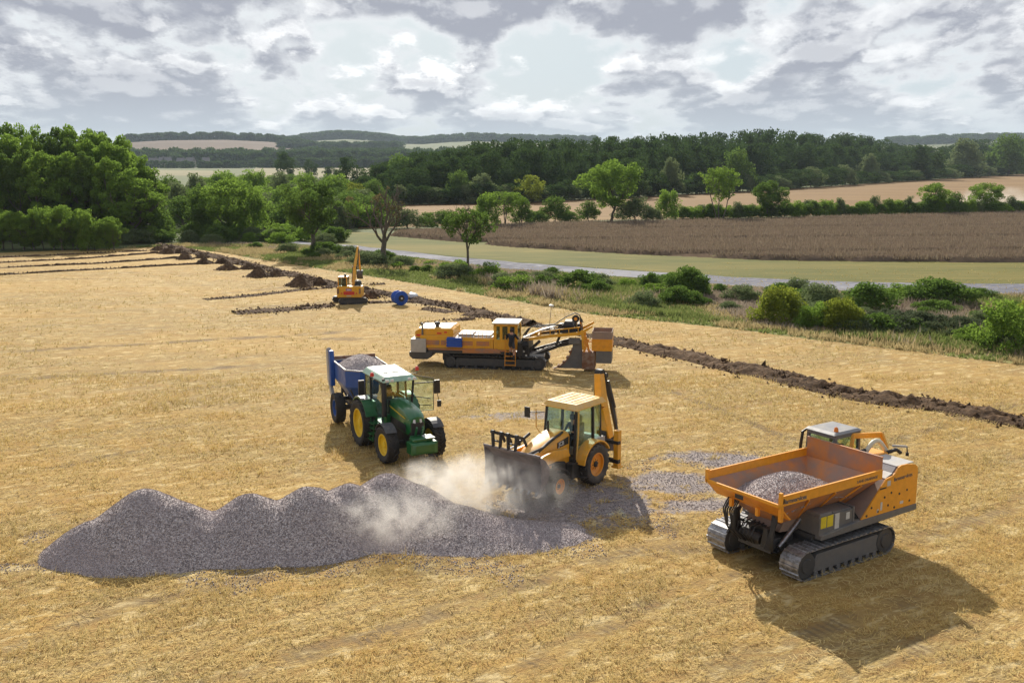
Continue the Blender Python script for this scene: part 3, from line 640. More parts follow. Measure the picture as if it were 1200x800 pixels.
# rear frame, stabilisers, boom
b = MB(); b.box(-1.32, -1.16, -1.12, 1.12, .48, .62); b.box(-1.32, -1.16, -1.12, 1.12, 1.18, 1.30); b.box(-1.18, -.9, -.5, .5, .5, 1.3); b.build('rear_frame', M['black'], t, bevel=.01)
for s in (-1, 1):
    b = MB(); b.box(-1.40, -1.18, s * 1.0 - .10, s * 1.0 + .10, .36, 1.68); b.box(-1.44, -1.14, s * 1.0 - .15, s * 1.0 + .15, .30, .38); b.build('stabiliser_leg', M['loader_yellow'], t, bevel=.015)
b = MB(); b.box(-1.62, -1.30, .10, .50, .75, 1.55); b.lathe([(.12, 0), (.12, .9)], (-1.45, .30, .7), 'z', 14); b.build('kingpost', M['black'], t, bevel=.02)
A, Bp = Vector((-1.55, .46, 1.25)), Vector((-1.40, .10, 3.60))
def plate_boom(pts, y0, y1, name, m, mod=None):
    b = MB(); b.prism(pts, y0, y1); return b
b = MB(); b.beam(A, (A + Bp) / 2 + Vector((.16, 0, 0)), .26, .30, .34, .38, up=(1, 0, 0)); b.beam((A + Bp) / 2 + Vector((.16, 0, 0)), Bp, .34, .38, .26, .28, up=(1, 0, 0))
bm_ = b.build('boom', M['loader_yellow'], t, bevel=.02)
b = MB(); b.lathe([(.16, -.13), (.16, .13)], (-1.45, .10, 3.60), 'y', 16); b.lathe([(.10, -.16), (.10, .16)], (-1.62, .12, 3.50), 'y', 14); b.build('boom_pivot', M['black'], bm_, smooth=True)
b = MB(); b.beam((-1.60, .12, 3.62), (-1.85, .34, 2.5), .11, .13, .11, .16); b.beam((-1.85, .34, 2.5), (-1.92, .55, 1.45), .11, .16, .10, .12); dip = b.build('dipper', M['black'], t, bevel=.015)
b = MB(); b.tube([(-1.74, .28, 3.3), (-1.95, .44, 2.3)], .045, 10); b.tube([(-1.70, .02, 3.1), (-1.72, .2, 2.0)], .05, 10); b.build('dipper_ram', M['dgrey'], dip, smooth=True)
b = MB(); b.tube([(-1.95, .44, 2.3), (-2.0, .53, 1.7)], .03, 10); b.tube([(-1.72, .2, 2.0), (-1.70, .35, 1.5)], .03, 10); b.build('ram_rod', M['chrome'], dip, smooth=True)
b = MB()
for k in range(4): b.tube([(-1.30, .02 + .04 * k, 2.3), (-1.22, .02 + .04 * k, 2.8), (-1.28, .04 * k, 3.3), (-1.5, .04 * k, 3.6)], .016, 6)
b.build('boom_hose', M['black'], bm_, smooth=True)
b = MB(); po = arc((-1.95, .95), .30, 95, 275, 10); pi_ = arc((-1.95, .95), .27, 275, 95, 10); b.prism(po + pi_, -.1, .45); b.prism(po, -.11, -.08); b.prism(po, .43, .46)
b.build('digging_bucket', M['bucket'], t, bevel=.006)
# driver
def seated(label, frame, x, y, zs, shirt='shirt', trou='jean', sc=1.0, lean=.08):
    J = dict(pelvis=(0, 0, .12), belly=(.0, 0, .30), chest=(lean, 0, .50), neck=(lean + .02, 0, .66), head=(lean + .05, 0, .80), crown=(lean + .05, 0, .90), nose=(lean + .145, 0, .785))
    E = [('pelvis', 'belly'), ('belly', 'chest'), ('chest', 'neck'), ('neck', 'head'), ('head', 'crown'), ('head', 'nose')]
    Rr = dict(pelvis=(.16, .12), belly=(.15, .11), chest=(.17, .11), neck=.055, head=(.085, .10), crown=.07, nose=.016); up = ['pelvis_']; hands = []
    for s, k in ((1, 'l'), (-1, 'r')):
        J[k + 'sh'] = (lean, s * .19, .56); J[k + 'el'] = (lean + .12, s * .27, .32); J[k + 'wr'] = (lean + .36, s * .17, .38)
        E += [('chest', k + 'sh'), (k + 'sh', k + 'el'), (k + 'el', k + 'wr')]; Rr.update({k + 'sh': .065, k + 'el': .045, k + 'wr': .03})
        hands += hand(J, E, Rr, k + 'wr', (1, -s * .3, .05), s, k)
        J[k + 'hip'] = (.05, s * .10, .10); J[k + 'kn'] = (.46, s * .15, .14); J[k + 'an'] = (.56, s * .13, -.28); J[k + 'toe'] = (.72, s * .14, -.34)
        E += [('pelvis', k + 'hip'), (k + 'hip', k + 'kn'), (k + 'kn', k + 'an'), (k + 'an', k + 'toe')]; Rr.update({k + 'hip': .09, k + 'kn': .065, k + 'an': .045, k + 'toe': .04})
    zones = {shirt: ['belly', 'chest', 'lsh', 'rsh', 'lel', 'rel'], 'skin': ['neck', 'head', 'crown', 'nose', 'lwr', 'rwr'] + hands, trou: ['pelvis', 'lhip', 'rhip', 'lkn', 'rkn'], 'black': ['lan', 'ran', 'ltoe', 'rtoe']}
    loc, deg = frame; a = R(deg); p = (loc[0] + x * math.cos(a) - y * math.sin(a), loc[1] + x * math.sin(a) + y * math.cos(a), zs)
    return person(label, p, deg, J, Rr, E, zones, scale=sc)
seated('driver in dark clothes sitting at the wheel in the yellow backhoe loader cab', (BL, BA), -.05, 0, 1.45, 'navy', 'jean')

# ================================================================== GREEN TRACTOR
TL, TA = (-5.05, 39.2, 0), math.degrees(-1.1)
t = thing('farm_tractor', 'green farm tractor with yellow wheel rims and pale roof towing a blue trailer', 'tractor', TL, TA)
for s in (-1, 1):
    wheel(t, 0, s * .96, .93, .52, .56, M['rim_yellow'], M['rubber'], 20, s, lug_h=.06)
    wheel(t, 2.68, s * .93, .71, .46, .40, M['rim_yellow'], M['rubber'], 18, s, steer=R(4), lug_h=.05)
b = MB(); b.box(-.5, 1.5, -.36, .36, .55, 1.15); b.box(1.3, 3.4, -.26, .26, .62, 1.25); b.box(-.15, .15, -.75, .75, .75, 1.1); b.box(2.55, 2.81, -.72, .72, .52, .78); b.box(-1.0, -.4, -.2, .2, .5, .9); b.build('chassis', M['black'], t, bevel=.02)
def hr(w, zb, zt, r=.1): return [(-w, zb), (w, zb), (w, zt - r * 1.6), (w - r * .4, zt - r * .5), (w - r * 1.4, zt), (0, zt + .025), (-w + r * 1.4, zt), (-w + r * .4, zt - r * .5), (-w, zt - r * 1.6)]
hood = loft('hood', [(1.38, hr(.36, 1.2, 2.10)), (2.2, hr(.36, 1.18, 2.10)), (2.9, hr(.35, 1.15, 2.02)), (3.3, hr(.33, 1.15, 1.92)), (3.46, hr(.28, 1.3, 1.80))], M['green'], t)
b = MB(); b.prism([(1.5, 1.84), (3.15, 1.72), (3.15, 1.75), (1.5, 1.885)], -.372, -.362); b.prism([(1.5, 1.84), (3.15, 1.72), (3.15, 1.75), (1.5, 1.885)], .362, .372); b.build('yellow_stripe', M['rim_yellow'], hood)
b = MB(); b.hexa([(3.30, -.30, 1.0), (3.46, -.24, 1.0), (3.46, .24, 1.0), (3.30, .30, 1.0), (3.30, -.30, 1.62), (3.50, -.24, 1.62), (3.50, .24, 1.62), (3.30, .30, 1.62)]); b.box(1.6, 3.2, -.368, -.36, 1.2, 1.5); b.box(1.6, 3.2, .36, .368, 1.2, 1.5); b.build('grille', M['black'], hood, bevel=.02)
for s in (-1, 1):
    b = MB(); b.hexa([(3.36, s * .31, 1.60), (3.53, s * .10, 1.60), (3.46, s * .08, 1.60), (3.28, s * .28, 1.60), (3.33, s * .33, 1.74), (3.51, s * .10, 1.74), (3.44, s * .08, 1.74), (3.26, s * .30, 1.74)]); b.build('headlight', M['lamp'], t, bevel=.015)
    b = MB(); a = arc((2.68, .71), .80, 45, 150, 8); a2 = arc((2.68, .71), .77, 150, 45, 8); b.prism(a + a2, s * .72, s * 1.16); b.build('front_mudguard', M['dgrey'], t, bevel=.008)
    b = MB(); a = arc((0, .93), 1.04, 25, 160, 12); a2 = arc((0, .93), .99, 160, 25, 12); b.prism(a + a2, s * .70, s * 1.12); b.prism([(-.7, 1.0), (.9, 1.0), (.9, 1.4), (.5, 1.9), (-.5, 1.9), (-.75, 1.5)], s * .64, s * .71); b.build('rear_mudguard', M['green'], t, bevel=.01)
    b = MB(); b.prism(arc((0, .93), 1.065, 70, 115, 6) + arc((0, .93), 1.042, 115, 70, 6), s * .72, s * 1.10); b.build('mudguard_top', M['lgrey'], t)
# front weight and linkage
b = MB(); b.box(3.62, 4.14, -.52, .52, .58, 1.02); b.box(3.60, 4.0, -.40, .40, 1.02, 1.14); b.hexa([(4.14, -.5, .62), (4.2, -.36, .66), (4.2, .36, .66), (4.14, .5, .62), (4.14, -.5, 1.0), (4.2, -.36, .96), (4.2, .36, .96), (4.14, .5, 1.0)]); fw = b.build('front_weight', M['green'], t, bevel=.03)
b = MB(); b.box(3.62, 4.1, .08, .44, 1.143, 1.17); b.build('weight_cover', M['white'], fw, bevel=.01)
b = MB(); b.beam((3.45, -.2, .8), (3.7, -.2, .85), .08, .14); b.beam((3.45, .2, .8), (3.7, .2, .85), .08, .14); b.beam((3.50, -.12, 1.1), (3.70, -.12, 1.50), .06, .08); b.beam((3.50, .12, 1.1), (3.70, .12, 1.50), .06, .08); b.box(3.42, 3.55, -.3, .3, .7, 1.15); b.build('front_linkage', M['green'], t, bevel=.01)
# cab
b = MB()
for s in (-1, 1):
    b.beam((1.50, s * .50, 1.35), (1.42, s * .66, 2.80), .08, .07); b.beam((.45, s * .74, 1.1), (.38, s * .72, 2.80), .07, .07); b.beam((-.40, s * .68, 1.5), (-.30, s * .66, 2.80), .09, .08)
    b.beam((1.42, s * .68, 2.80), (-.30, s * .68, 2.80), .07, .07)
b.box(-.35, 1.45, -.66, .66, 1.0, 1.16); b.beam((1.42, -.66, 2.80), (1.42, .66, 2.80), .07, .07); b.beam((-.30, -.66, 2.80), (-.30, .66, 2.80), .07, .07); b.box(1.2, 1.48, -.4, .4, 1.5, 2.06)
cb = b.build('cab_frame', M['black'], t, bevel=.015)
b = MB(); b.hexa([(1.49, -.48, 1.45), (1.50, -.48, 1.45), (1.50, .48, 1.45), (1.49, .48, 1.45), (1.42, -.62, 2.76), (1.43, -.62, 2.76), (1.43, .62, 2.76), (1.42, .62, 2.76)])
b.hexa([(.48, -.72, 1.2), (1.46, -.52, 1.3), (1.46, -.53, 1.3), (.48, -.73, 1.2), (.42, -.70, 2.76), (1.38, -.66, 2.76), (1.38, -.67, 2.76), (.42, -.71, 2.76)])
b.box(-.28, .38, -.70, -.695, 1.9, 2.76); b.box(-.28, .38, .695, .70, 1.9, 2.76); b.box(-.36, -.355, -.6, .6, 1.7, 2.74); b.build('window_glass', M['glass'], cb)
b = MB(); b.hexa([(-.55, -.80, 2.82), (1.80, -.74, 2.82), (1.80, .74, 2.82), (-.55, .80, 2.82), (-.40, -.62, 3.06), (1.55, -.56, 3.02), (1.55, .56, 3.02), (-.40, .62, 3.06)]); rf = b.build('roof', M['pale_green'], cb, bevel=.06)
b = MB(); b.box(.0, 1.0, -.4, .4, 3.045, 3.065); b.build('roof_hatch', M['white'], rf, bevel=.01)
b = MB()
for yy in (-.55, -.35, .35, .55): b.box(1.78, 1.83, yy - .07, yy + .07, 2.85, 2.95)
b.build('work_lamp', M['lamp'], rf, bevel=.01)
for p in ((1.25, -.95), (.95, 1.0)):
    b = MB(); b.tube([(p[0] - .2, p[1] * .8, 2.86), (p[0], p[1], 2.9), (p[0], p[1], 3.02)], .018, 6); st = b.build('beacon_stalk', M['black'], t)
    b = MB(); b.lathe([(.075, 0), (.08, .04), (.06, .13), (.02, .16)], (p[0], p[1], 3.02), 'z', 14); b.build('beacon', M['red'], st, smooth=True)
b = MB(); b.tube([(1.62, -.62, 1.5), (1.62, -.62, 2.85)], [.10, .10], 14); b.tube([(1.62, -.62, 2.85), (1.66, -.66, 2.98)], .06, 10); b.build('exhaust_stack', M['black'], t, smooth=True)
b = MB(); b.tube([(-.1, -.74, 2.5), (.15, -1.0, 2.5)], .02, 6); b.box(.10, .18, -1.14, -.90, 2.05, 2.62); b.build('right_mirror', M['black'], t, bevel=.02)
b = MB(); b.box(.11, .17, -1.13, -.91, 2.62, 2.66); b.build('mirror_cap', M['lgrey'], t)
# left door swung open, with mirror beyond
d0_, d1_ = Vector((.42, .76, 0)), Vector((.62, 1.82, 0))
b = MB(); b.hexa([d0_ + Vector((0, 0, 1.25)), d1_ + Vector((0, 0, 1.25)), d1_ + Vector((.01, 0, 1.25)), d0_ + Vector((.01, 0, 1.25)), d0_ + Vector((0, 0, 2.78)), d1_ + Vector((0, 0, 2.55)), d1_ + Vector((.01, 0, 2.55)), d0_ + Vector((.01, 0, 2.78))]); dr = b.build('door', M['glass'], t)
b = MB(); b.tube([d0_ + Vector((0, 0, 1.25)), d1_ + Vector((0, 0, 1.25)), d1_ + Vector((0, 0, 2.55)), d0_ + Vector((0, 0, 2.78))], .018, 6); b.tube([d0_ + Vector((.03, .1, 2.2)), d0_ + Vector((.06, .5, 1.5)), d1_ + Vector((.03, -.1, 1.45))], .02, 6); b.tube([d0_ + Vector((.03, .1, 1.9)), d1_ + Vector((.03, -.15, 1.75))], .018, 6); b.build('door_frame', M['black'], dr)
b = MB(); b.tube([(1.38, .70, 2.6), (1.5, 1.2, 2.62), (1.52, 1.55, 2.6)], .025, 6); b.box(1.48, 1.56, 1.48, 1.72, 2.15, 2.68); b.box(1.46, 1.52, 1.62, 1.78, 1.6, 1.85); b.tube([(1.5, 1.6, 2.2), (1.5, 1.7, 1.8)], .015, 6); b.build('left_mirror', M['black'], t, bevel=.02)
b = MB()
for z in (.5, .72, .94, 1.12): b.box(.85, 1.25, -1.0 - (.0 if z > .9 else .06), -.72, z, z + .035)
b.beam((.86, -.98, .45), (.86, -.9, 1.3), .03, .05); b.beam((1.24, -.98, .45), (1.24, -.9, 1.3), .03, .05)
b.box(.35, 1.35, .62, 1.0, .55, 1.1); b.build('steps', M['green'], t, bevel=.006)
b = MB(); b.box(.25, .85, -.9, -.62, .6, 1.1); b.box(.25, .85, -.76, -.62, 1.1, 1.9, .1); b.box(1.3, 1.62, -.56, -.36, .95, 1.55); b.build('fuel_tank', M['green'], t, bevel=.04)
b = MB(); b.box(.15, .62, -.24, .24, 1.2, 1.55); b.box(.1, .22, -.24, .24, 1.5, 2.2); b.box(.12, .2, -.13, .13, 2.2, 2.4); b.build('seat', M['black'], cb, bevel=.04)
b = MB(); b.beam((1.2, 0, 1.3), (1.02, 0, 1.85), .1, .12); b.lathe([(.18, 0), (.2, .02), (.18, .04)], (.98, 0, 1.86), 'z', 18); b.build('steering_column', M['black'], cb)
seated('driver in a brown shirt sitting in the green tractor cab', (TL, TA), .33, 0, 1.52, 'shirt', 'jean', 1.0, .1)

# ================================================================== BLUE TRAILER
YA = TA - 4.0
def tfr(x, y): a = R(TA); return (TL[0] + x * math.cos(a) - y * math.sin(a), TL[1] + x * math.sin(a) + y * math.cos(a), 0)
t = thing('gravel_trailer', 'blue single axle hopper trailer heaped with stone behind the green tractor', 'trailer', tfr(-.9, 0), YA)
TRL = tfr(-.9, 0)      # origin at the hitch, x forward
for s in (-1, 1): wheel(t, -2.75, s * 1.0, .68, .42, .36, M['blue'], M['rubber'], 16, s, lug_h=.02)
b = MB(); b.box(-3.9, -.6, -.42, -.30, .72, .92); b.box(-3.9, -.6, .30, .42, .72, .92); b.beam((-.7, -.36, .82), (.1, 0, .66), .1, .14); b.beam((-.7, .36, .82), (.1, 0, .66), .1, .14); b.box(-2.87, -2.63, -.8, .8, .58, .76)
for x in (-3.2, -1.5): b.box(x, x + .1, -.7, .7, .9, 1.05)
for s in (-1, 1):
    for x in (-3.4, -2.2, -1.3): b.beam((x, s * .42, .9), (x, s * .8, 1.75), .07, .07)
b.build('frame', M['dgrey'], t, bevel=.01)
top = [(-3.7, -.95), (-1.45, -.95), (-.95, -.45), (-.95, .45), (-1.45, .95), (-3.7, .95)]
mid = [(-3.7, -.93), (-1.5, -.93), (-1.02, -.43), (-1.02, .43), (-1.5, .93), (-3.7, .93)]
lo = [(-3.2, -.4), (-1.9, -.4), (-1.6, -.2), (-1.6, .2), (-1.9, .4), (-3.2, .4)]
b = MB(); n = 6; b.add([(x, y, 2.55) for x, y in top] + [(x, y, 1.85) for x, y in mid] + [(x, y, 1.0) for x, y in lo], [(k, (k + 1) % n, n + (k + 1) % n, n + k) for k in range(n)] + [(n + k, n + (k + 1) % n, 2 * n + (k + 1) % n, 2 * n + k) for k in range(n)] + [tuple(2 * n + k for k in range(n))])
hp = b.build('hopper', M['blue'], t); sm = hp.modifiers.new('s', 'SOLIDIFY'); sm.thickness = .035; sm.offset = 0
b = MB(); b.tube([(x, y, 2.56) for x, y in top] + [(top[0][0], top[0][1], 2.56)], .035, 6); b.build('hopper_rim', M['lgrey'], hp)
b = MB(); b.box(-3.76, -3.72, -.95, .95, 1.9, 2.72); b.build('tail_board', M['rust'], t)
b = MB(); b.hexa([(-3.95, -1.16, 1.6), (-3.62, -1.16, 1.5), (-3.62, -1.0, 1.5), (-3.95, -1.0, 1.6), (-4.10, -1.16, 3.0), (-3.80, -1.16, 3.12), (-3.80, -1.0, 3.12), (-4.10, -1.0, 3.0)]); b.beam((-3.78, -1.08, 1.6), (-3.35, -1.06, 1.0), .14, .2)
b.build('discharge_chute', M['lgrey'], t, bevel=.02)
b = MB(); b.hexa([(-3.60, -1.14, 1.5), (-3.36, -1.14, 1.5), (-3.36, -.94, 1.5), (-3.60, -.94, 1.5), (-3.76, -1.14, 3.02), (-3.46, -1.14, 3.02), (-3.46, -.94, 3.02), (-3.76, -.94, 3.02)])
b.build('chute_cover', M['blue'], t, bevel=.03)
b = MB()
for k in range(5): b.tube([(-2.9 + .1 * k, -.8, 1.5), (-2.7, -.85, 1.2 - .05 * k), (-1.6, -.7, 1.0), (-.7, -.3, .95)], .018, 6)
b.build('hydraulic_hoses', M['black'], t, smooth=True)
load_heap('gravel_load', 'heap of grey stone filling the blue trailer behind the tractor', (TRL, YA), (-3.68, -1.05, -.9, .9),
    lambda x, y: 2.50 + .48 * np.clip(1 - np.hypot((x + 2.45) / 1.35, y / .98) ** 1.5, -.6, 1) * 1.0 + .012 * fbm(x, y, .3), 3500, ok=lambda x, y: np.abs(y) < .86 - np.maximum(0, x + 1.45))
# ================================================================== TRENCHER
a0_, b0_ = gp(521, 431), gp(636, 434.5)
XL, XA = (a0_[0], a0_[1], 0), math.degrees(math.atan2(b0_[1] - a0_[1], b0_[0] - a0_[0]))
t = thing('trenching_machine', 'long yellow tracked trencher with black boom and grey plough blade', 'trencher', XL, XA)
for y0, y1 in ((0, .5), (2.0, 2.5)):
    mb = MB(); mb.box(.7, 4.7, y0 + .12, y1 - .12, .18, .5); core = mb.build('crawler_track', M['dgrey'], t)
    crawler(core, -.05, 5.5, y0, y1, .72, 56, m=M['dgrey'], frame_m=M['dgrey'])
b = MB(); b.box(-.2, 4.9, .45, 2.05, .35, .8); b.box(-.9, 3.4, .02, 2.48, .80, 1.06); b.box(-1.1, -.6, .2, 2.3, .72, .95); b.build('chassis', M['dgrey'], t, bevel=.015)
b = MB(); b.prism([(-1.35, 1.06), (2.65, 1.06), (2.65, 1.66), (.5, 1.68), (.45, 1.75), (-1.35, 1.75)], .10, 2.4); b.box(.9, 1.6, .07, .1, 1.15, 1.55); b.box(1.7, 2.5, .07, .1, 1.15, 1.55)
bd = b.build('body', M['yellow'], t, bevel=.02)
b = MB()
for x0, x1 in ((.95, 1.55), (1.75, 2.45), (-1.1, -.3), (-.2, .05)): b.box(x0, x1, .062, .07 + .03 * (x0 < .5), 1.25, 1.5)
b.build('vent', M['dusty_orange'], bd)
b = MB(); b.prism([(-1.68, 1.58), (.45, 1.58), (.45, 2.05), (.30, 2.14), (-1.40, 2.10), (-1.62, 1.98), (-1.68, 1.9)], .25, 2.2); hd = b.build('engine_hood', M['yellow'], t, bevel=.03)
b = MB(); b.prism([(-1.5, 2.085), (.30, 2.14), (.30, 2.165), (-1.5, 2.11)], .4, 2.1); b.build('hood_top', M['roof_yellow'], hd)
b = MB(); b.box(-.45, -.2, .23, .25, 1.82, 1.9); b.box(-.05, .1, .23, .25, 1.88, 1.96); b.box(-1.6, -1.3, .23, .25, 1.68, 1.78); b.build('hood_mark', M['red'], hd)
b = MB(); b.tube([(-1.25, .2, 1.55), (-1.25, .2, 2.42)], .05, 10); b.build('exhaust_stack', M['grey'], t, smooth=True)
b = MB(); b.lathe([(.10, 0), (.10, .14), (.17, .15), (.17, .24), (.10, .30), (.02, .31)], (-.52, .7, 2.12), 'z', 18); b.build('air_intake', M['dgrey'], t, smooth=True)
b = MB(); b.box(.6, 2.62, .2, 2.3, 1.665, 1.72); b.box(.7, 1.5, .35, 1.4, 1.72, 1.84); b.box(1.55, 2.5, .35, 1.4, 1.72, 1.80); b.build('deck_cover', M['lgrey'], t, bevel=.015)
b = MB()
for k in range(9): b.tube([(.75 + .22 * k, .12, 1.66), (.75 + .22 * k, .12, 1.95)], .012, 5)
b.tube([(.75, .12, 1.95), (2.5, .12, 1.95)], .014, 5); b.tube([(.4, .3, 2.1), (.45, .3, 2.35), (.75, .3, 2.2)], .02, 5); b.build('guard_rail', M['yellow'], t)
b = MB(); b.box(-1.85, -1.02, -.05, .8, .84, 1.56); b.box(-1.70, -1.2, -.06, -.05, .98, 1.42); b.build('tool_box', M['lgrey'], t, bevel=.015)
b = MB(); b.prism([(-1.95, .62), (-1.75, .45), (-.95, .45), (-.68, .62), (-.66, .84), (-1.95, .84)], -.02, 2.4); b.build('counterweight', M['dgrey'], t, bevel=.02)
b = MB(); b.box(.14, .98, -.12, .09, 1.18, 1.70, .03, .02)
for k in range(3): b.box(.12, 1.0, -.135, .09, 1.24 + k * .16, 1.29 + k * .16)
b.build('blue_crate', M['bright_blue'], t, bevel=.01)
b = MB(); b.box(-.9, 3.4, -.04, .02, 1.0, 1.07); b.hexa([(1.0, -.03, .86), (3.1, -.03, .90), (3.1, .1, .90), (1.0, .1, .86), (1.0, -.03, 1.08), (2.9, -.03, 1.12), (2.9, .1, 1.12), (1.0, .1, 1.08)]); b.build('catwalk', M['dusty_orange'], t)
# cab
b = MB(); b.box(2.68, 3.98, .08, 1.5, 1.06, 1.62)
for x, w_ in ((2.68, .16), (3.02, .14), (3.44, .14), (3.82, .16)): b.box(x, x + w_, .08, .16, 1.62, 2.42); b.box(x, x + w_, 1.42, 1.5, 1.62, 2.42)
b.box(2.68, 3.98, .08, 1.5, 2.34, 2.46); b.box(2.68, 2.76, .16, 1.42, 1.62, 1.8); cb = b.build('cab', M['yellow'], t, bevel=.012)
b = MB(); b.box(2.82, 3.9, .11, .12, 1.6, 2.36); b.box(2.82, 3.9, 1.46, 1.47, 1.6, 2.36); b.box(2.70, 2.71, .16, 1.42, 1.8, 2.36); b.box(3.93, 3.94, .16, 1.42, 1.6, 2.36); b.build('window_glass', M['glass_dark'], cb)
b = MB(); b.box(2.60, 4.04, .0, 1.6, 2.46, 2.54); b.build('cab_roof', M['cream'], cb, bevel=.02)
b = MB(); b.box(3.1, 3.5, .5, .9, 1.6, 2.2); b.build('seat', M['black'], cb, bevel=.05)
b = MB()
for x in (3.34, 3.90): b.tube([(x, -.22, .25), (x, -.10, 1.1), (x, -.08, 1.9)], .02, 6)
for z in (.28, .52, .76, 1.0): b.box(3.34, 3.90, -.25 + z * .1, -.10 + z * .1, z, z + .03)
b.build('ladder', M['orange'], t)
# machinery block between cab and boom
b = MB(); b.box(3.9, 4.6, .2, 2.2, .72, 1.35, .05, .05); b.box(4.1, 4.55, .3, 1.9, 1.35, 1.65, .06, .06); b.lathe([(.16, 0), (.16, .2)], (4.3, .1, 1.15), 'y', 14); b.box(3.95, 4.3, -.05, .2, .75, 1.5, .05, .03)
for k in range(6): b.tube([(4.0 + k * .08, .1, 1.0), (4.15 + k * .07, -.02, 1.35), (4.3 + .05 * k, .3, 1.7)], .02, 6)
b.build('hydraulic_unit', M['black'], t, bevel=.015)
b = MB(); b.lathe([(.06, 0), (.06, .03)], (4.32, .07, 1.02), 'y', 12); b.lathe([(.05, 0), (.05, .03)], (4.45, .07, .8), 'y', 12); b.build('ram_cap', M['sticker'], t)
# boom
b = MB()
for y in (.35, 1.75):
    b.beam((4.25, y, 1.60), (5.7, y, 1.83), .09, .17, .09, .15); b.beam((5.68, y, 1.83), (7.3, y, 2.02), .09, .15, .09, .18); b.beam((7.25, y, 2.0), (7.95, y, 2.42), .09, .2, .09, .10)
    b.beam((4.9, y, 2.0), (6.0, y, 2.18), .05, .06); b.beam((6.0, y, 2.18), (7.3, y, 2.36), .05, .06)
    for x, z in ((5.2, 1.78), (5.7, 1.85), (6.2, 1.9), (6.7, 1.95), (7.2, 2.0)): b.beam((x, y, z), (x, y, z + .36), .04, .04)
    b.beam((7.5, y, 1.15), (7.42, y, 2.2), .10, .14)
for x, z in ((5.0, 1.75), (6.1, 1.9), (7.2, 2.05)): b.beam((x, .35, z), (x, 1.75, z), .07, .1)
bo = b.build('boom', M['yellow'], t, bevel=.008)
b = MB(); b.beam((4.2, .9, 1.62), (5.15, .9, 2.08), .55, .05); b.beam((5.15, .9, 2.08), (6.3, .9, 2.42), .5, .05); b.beam((4.75, .5, .84), (6.15, .5, 1.44), .10, .09); b.beam((4.6, .5, .76), (5.4, .5, .76), .3, .12); b.build('conveyor_trough', M['lgrey'], t)
b = MB(); b.beam((4.74, .62, .70), (6.2, .62, 1.30), .16, .16); b.beam((6.2, .62, 1.32), (6.95, .62, 1.50), .14, .22); b.beam((4.55, .4, 1.0), (5.15, .4, 1.55), .16, .16); b.beam((6.0, .5, 1.3), (6.25, .5, 1.95), .12, .14); b.beam((4.5, 1.6, .8), (6.6, 1.6, 1.45), .14, .14)
b.box(6.0, 7.05, .55, 1.6, 1.98, 2.40, .12, .1); b.box(6.35, 6.95, .45, 1.5, 2.38, 2.62, .1, .1); b.box(5.1, 5.9, .6, 1.5, 1.9, 2.12, .08, .08); b.box(7.05, 7.4, .5, 1.5, 1.9, 2.5, .08, .05)
b.lathe([(.20, -.05), (.20, .05)], (7.05, .5, 2.78), 'y', 18); b.beam((7.05, .5, 2.3), (7.05, .5, 2.8), .12, .12)
b.build('digging_drive', M['black'], t, bevel=.012)
b = MB(); b.lathe([(.09, -.07), (.09, .07)], (7.05, .5, 2.78), 'y', 14); b.tube([(7.3, .6, 2.0), (7.3, .6, 2.75)], .05, 8); b.build('pulley', M['orange'], t, smooth=True)
b = MB()
for k in range(4):
    o = k * .05
    b.tube([(4.20 + o, .5, 1.80), (4.5 + o, .5, 2.2 + .02 * k), (4.95 + o, .5, 2.38), (5.9, .5 + o, 2.45), (6.5, .5 + o, 2.85), (7.0, .5 + o, 3.08), (7.25, .5 + o, 2.98), (7.45 - o, .5, 2.6)], .022, 6)
b.tube([(4.9, .4, 2.3), (5.9, .4, 2.42), (6.4, .4, 2.5)], .035, 6)
b.build('hose_bundle', M['dgrey'], t, smooth=True)
b = MB(); b.tube([(5.62, .5, 2.1), (5.74, .5, 3.40)], .015, 6); b.build('aerial_pole', M['dgrey'], t)
b = MB(); b.lathe([(.10, 0), (.13, .02), (.12, .09), (.04, .13)], (5.74, .5, 3.40), 'z', 16); b.build('aerial_dome', M['white'], t, smooth=True)
# plough blade, soil box, hopper
b = MB(); cv_ = [(5.95, .10), (6.25, .22), (6.55, .48), (6.78, .82), (6.90, 1.2), (6.92, 1.65), (7.42, 1.65), (7.42, .10)]; b.prism(cv_, .42, .60); b.box(6.7, 7.3, .3, .72, 1.45, 1.72); bl = b.build('plough_blade', M['grey'], t, bevel=.01)
b = MB(); b.prism([(5.85, .08), (6.2, .22), (6.5, .48), (6.73, .82), (6.85, 1.2), (6.92, 1.2), (6.80, .80), (6.58, .46), (6.27, .18), (5.95, .06)], .38, .64)
for x, z in ((6.15, .22), (6.42, .44), (6.62, .7), (6.76, 1.0)): b.lathe([(.06, 0), (.06, .3)], (x, .36, z), 'y', 8)
b.build('digging_chain', M['rust'], bl)
b = MB(); b.box(7.44, 8.12, .1, 1.2, .14, 1.04); b.build('soil_box', M['rust'], t, bevel=.01)
b = MB(); b.beam((7.5, .25, .95), (7.75, .25, 1.75), .10, .12); b.beam((7.45, .3, 1.6), (8.0, .3, 1.62), .06, .07); b.beam((7.8, .3, 1.05), (7.6, .3, 1.9), .08, .1); b.build('hitch_link', M['orange'], t)
b = MB(); b.box(7.95, 9.02, .0, 1.5, 1.16, 1.78); b.box(7.93, 9.04, -.02, 1.52, 1.42, 1.47); b.box(7.93, 9.04, -.03, 1.53, 1.75, 1.80); hb = b.build('gravel_box', M['orange_side'], t, bevel=.012)
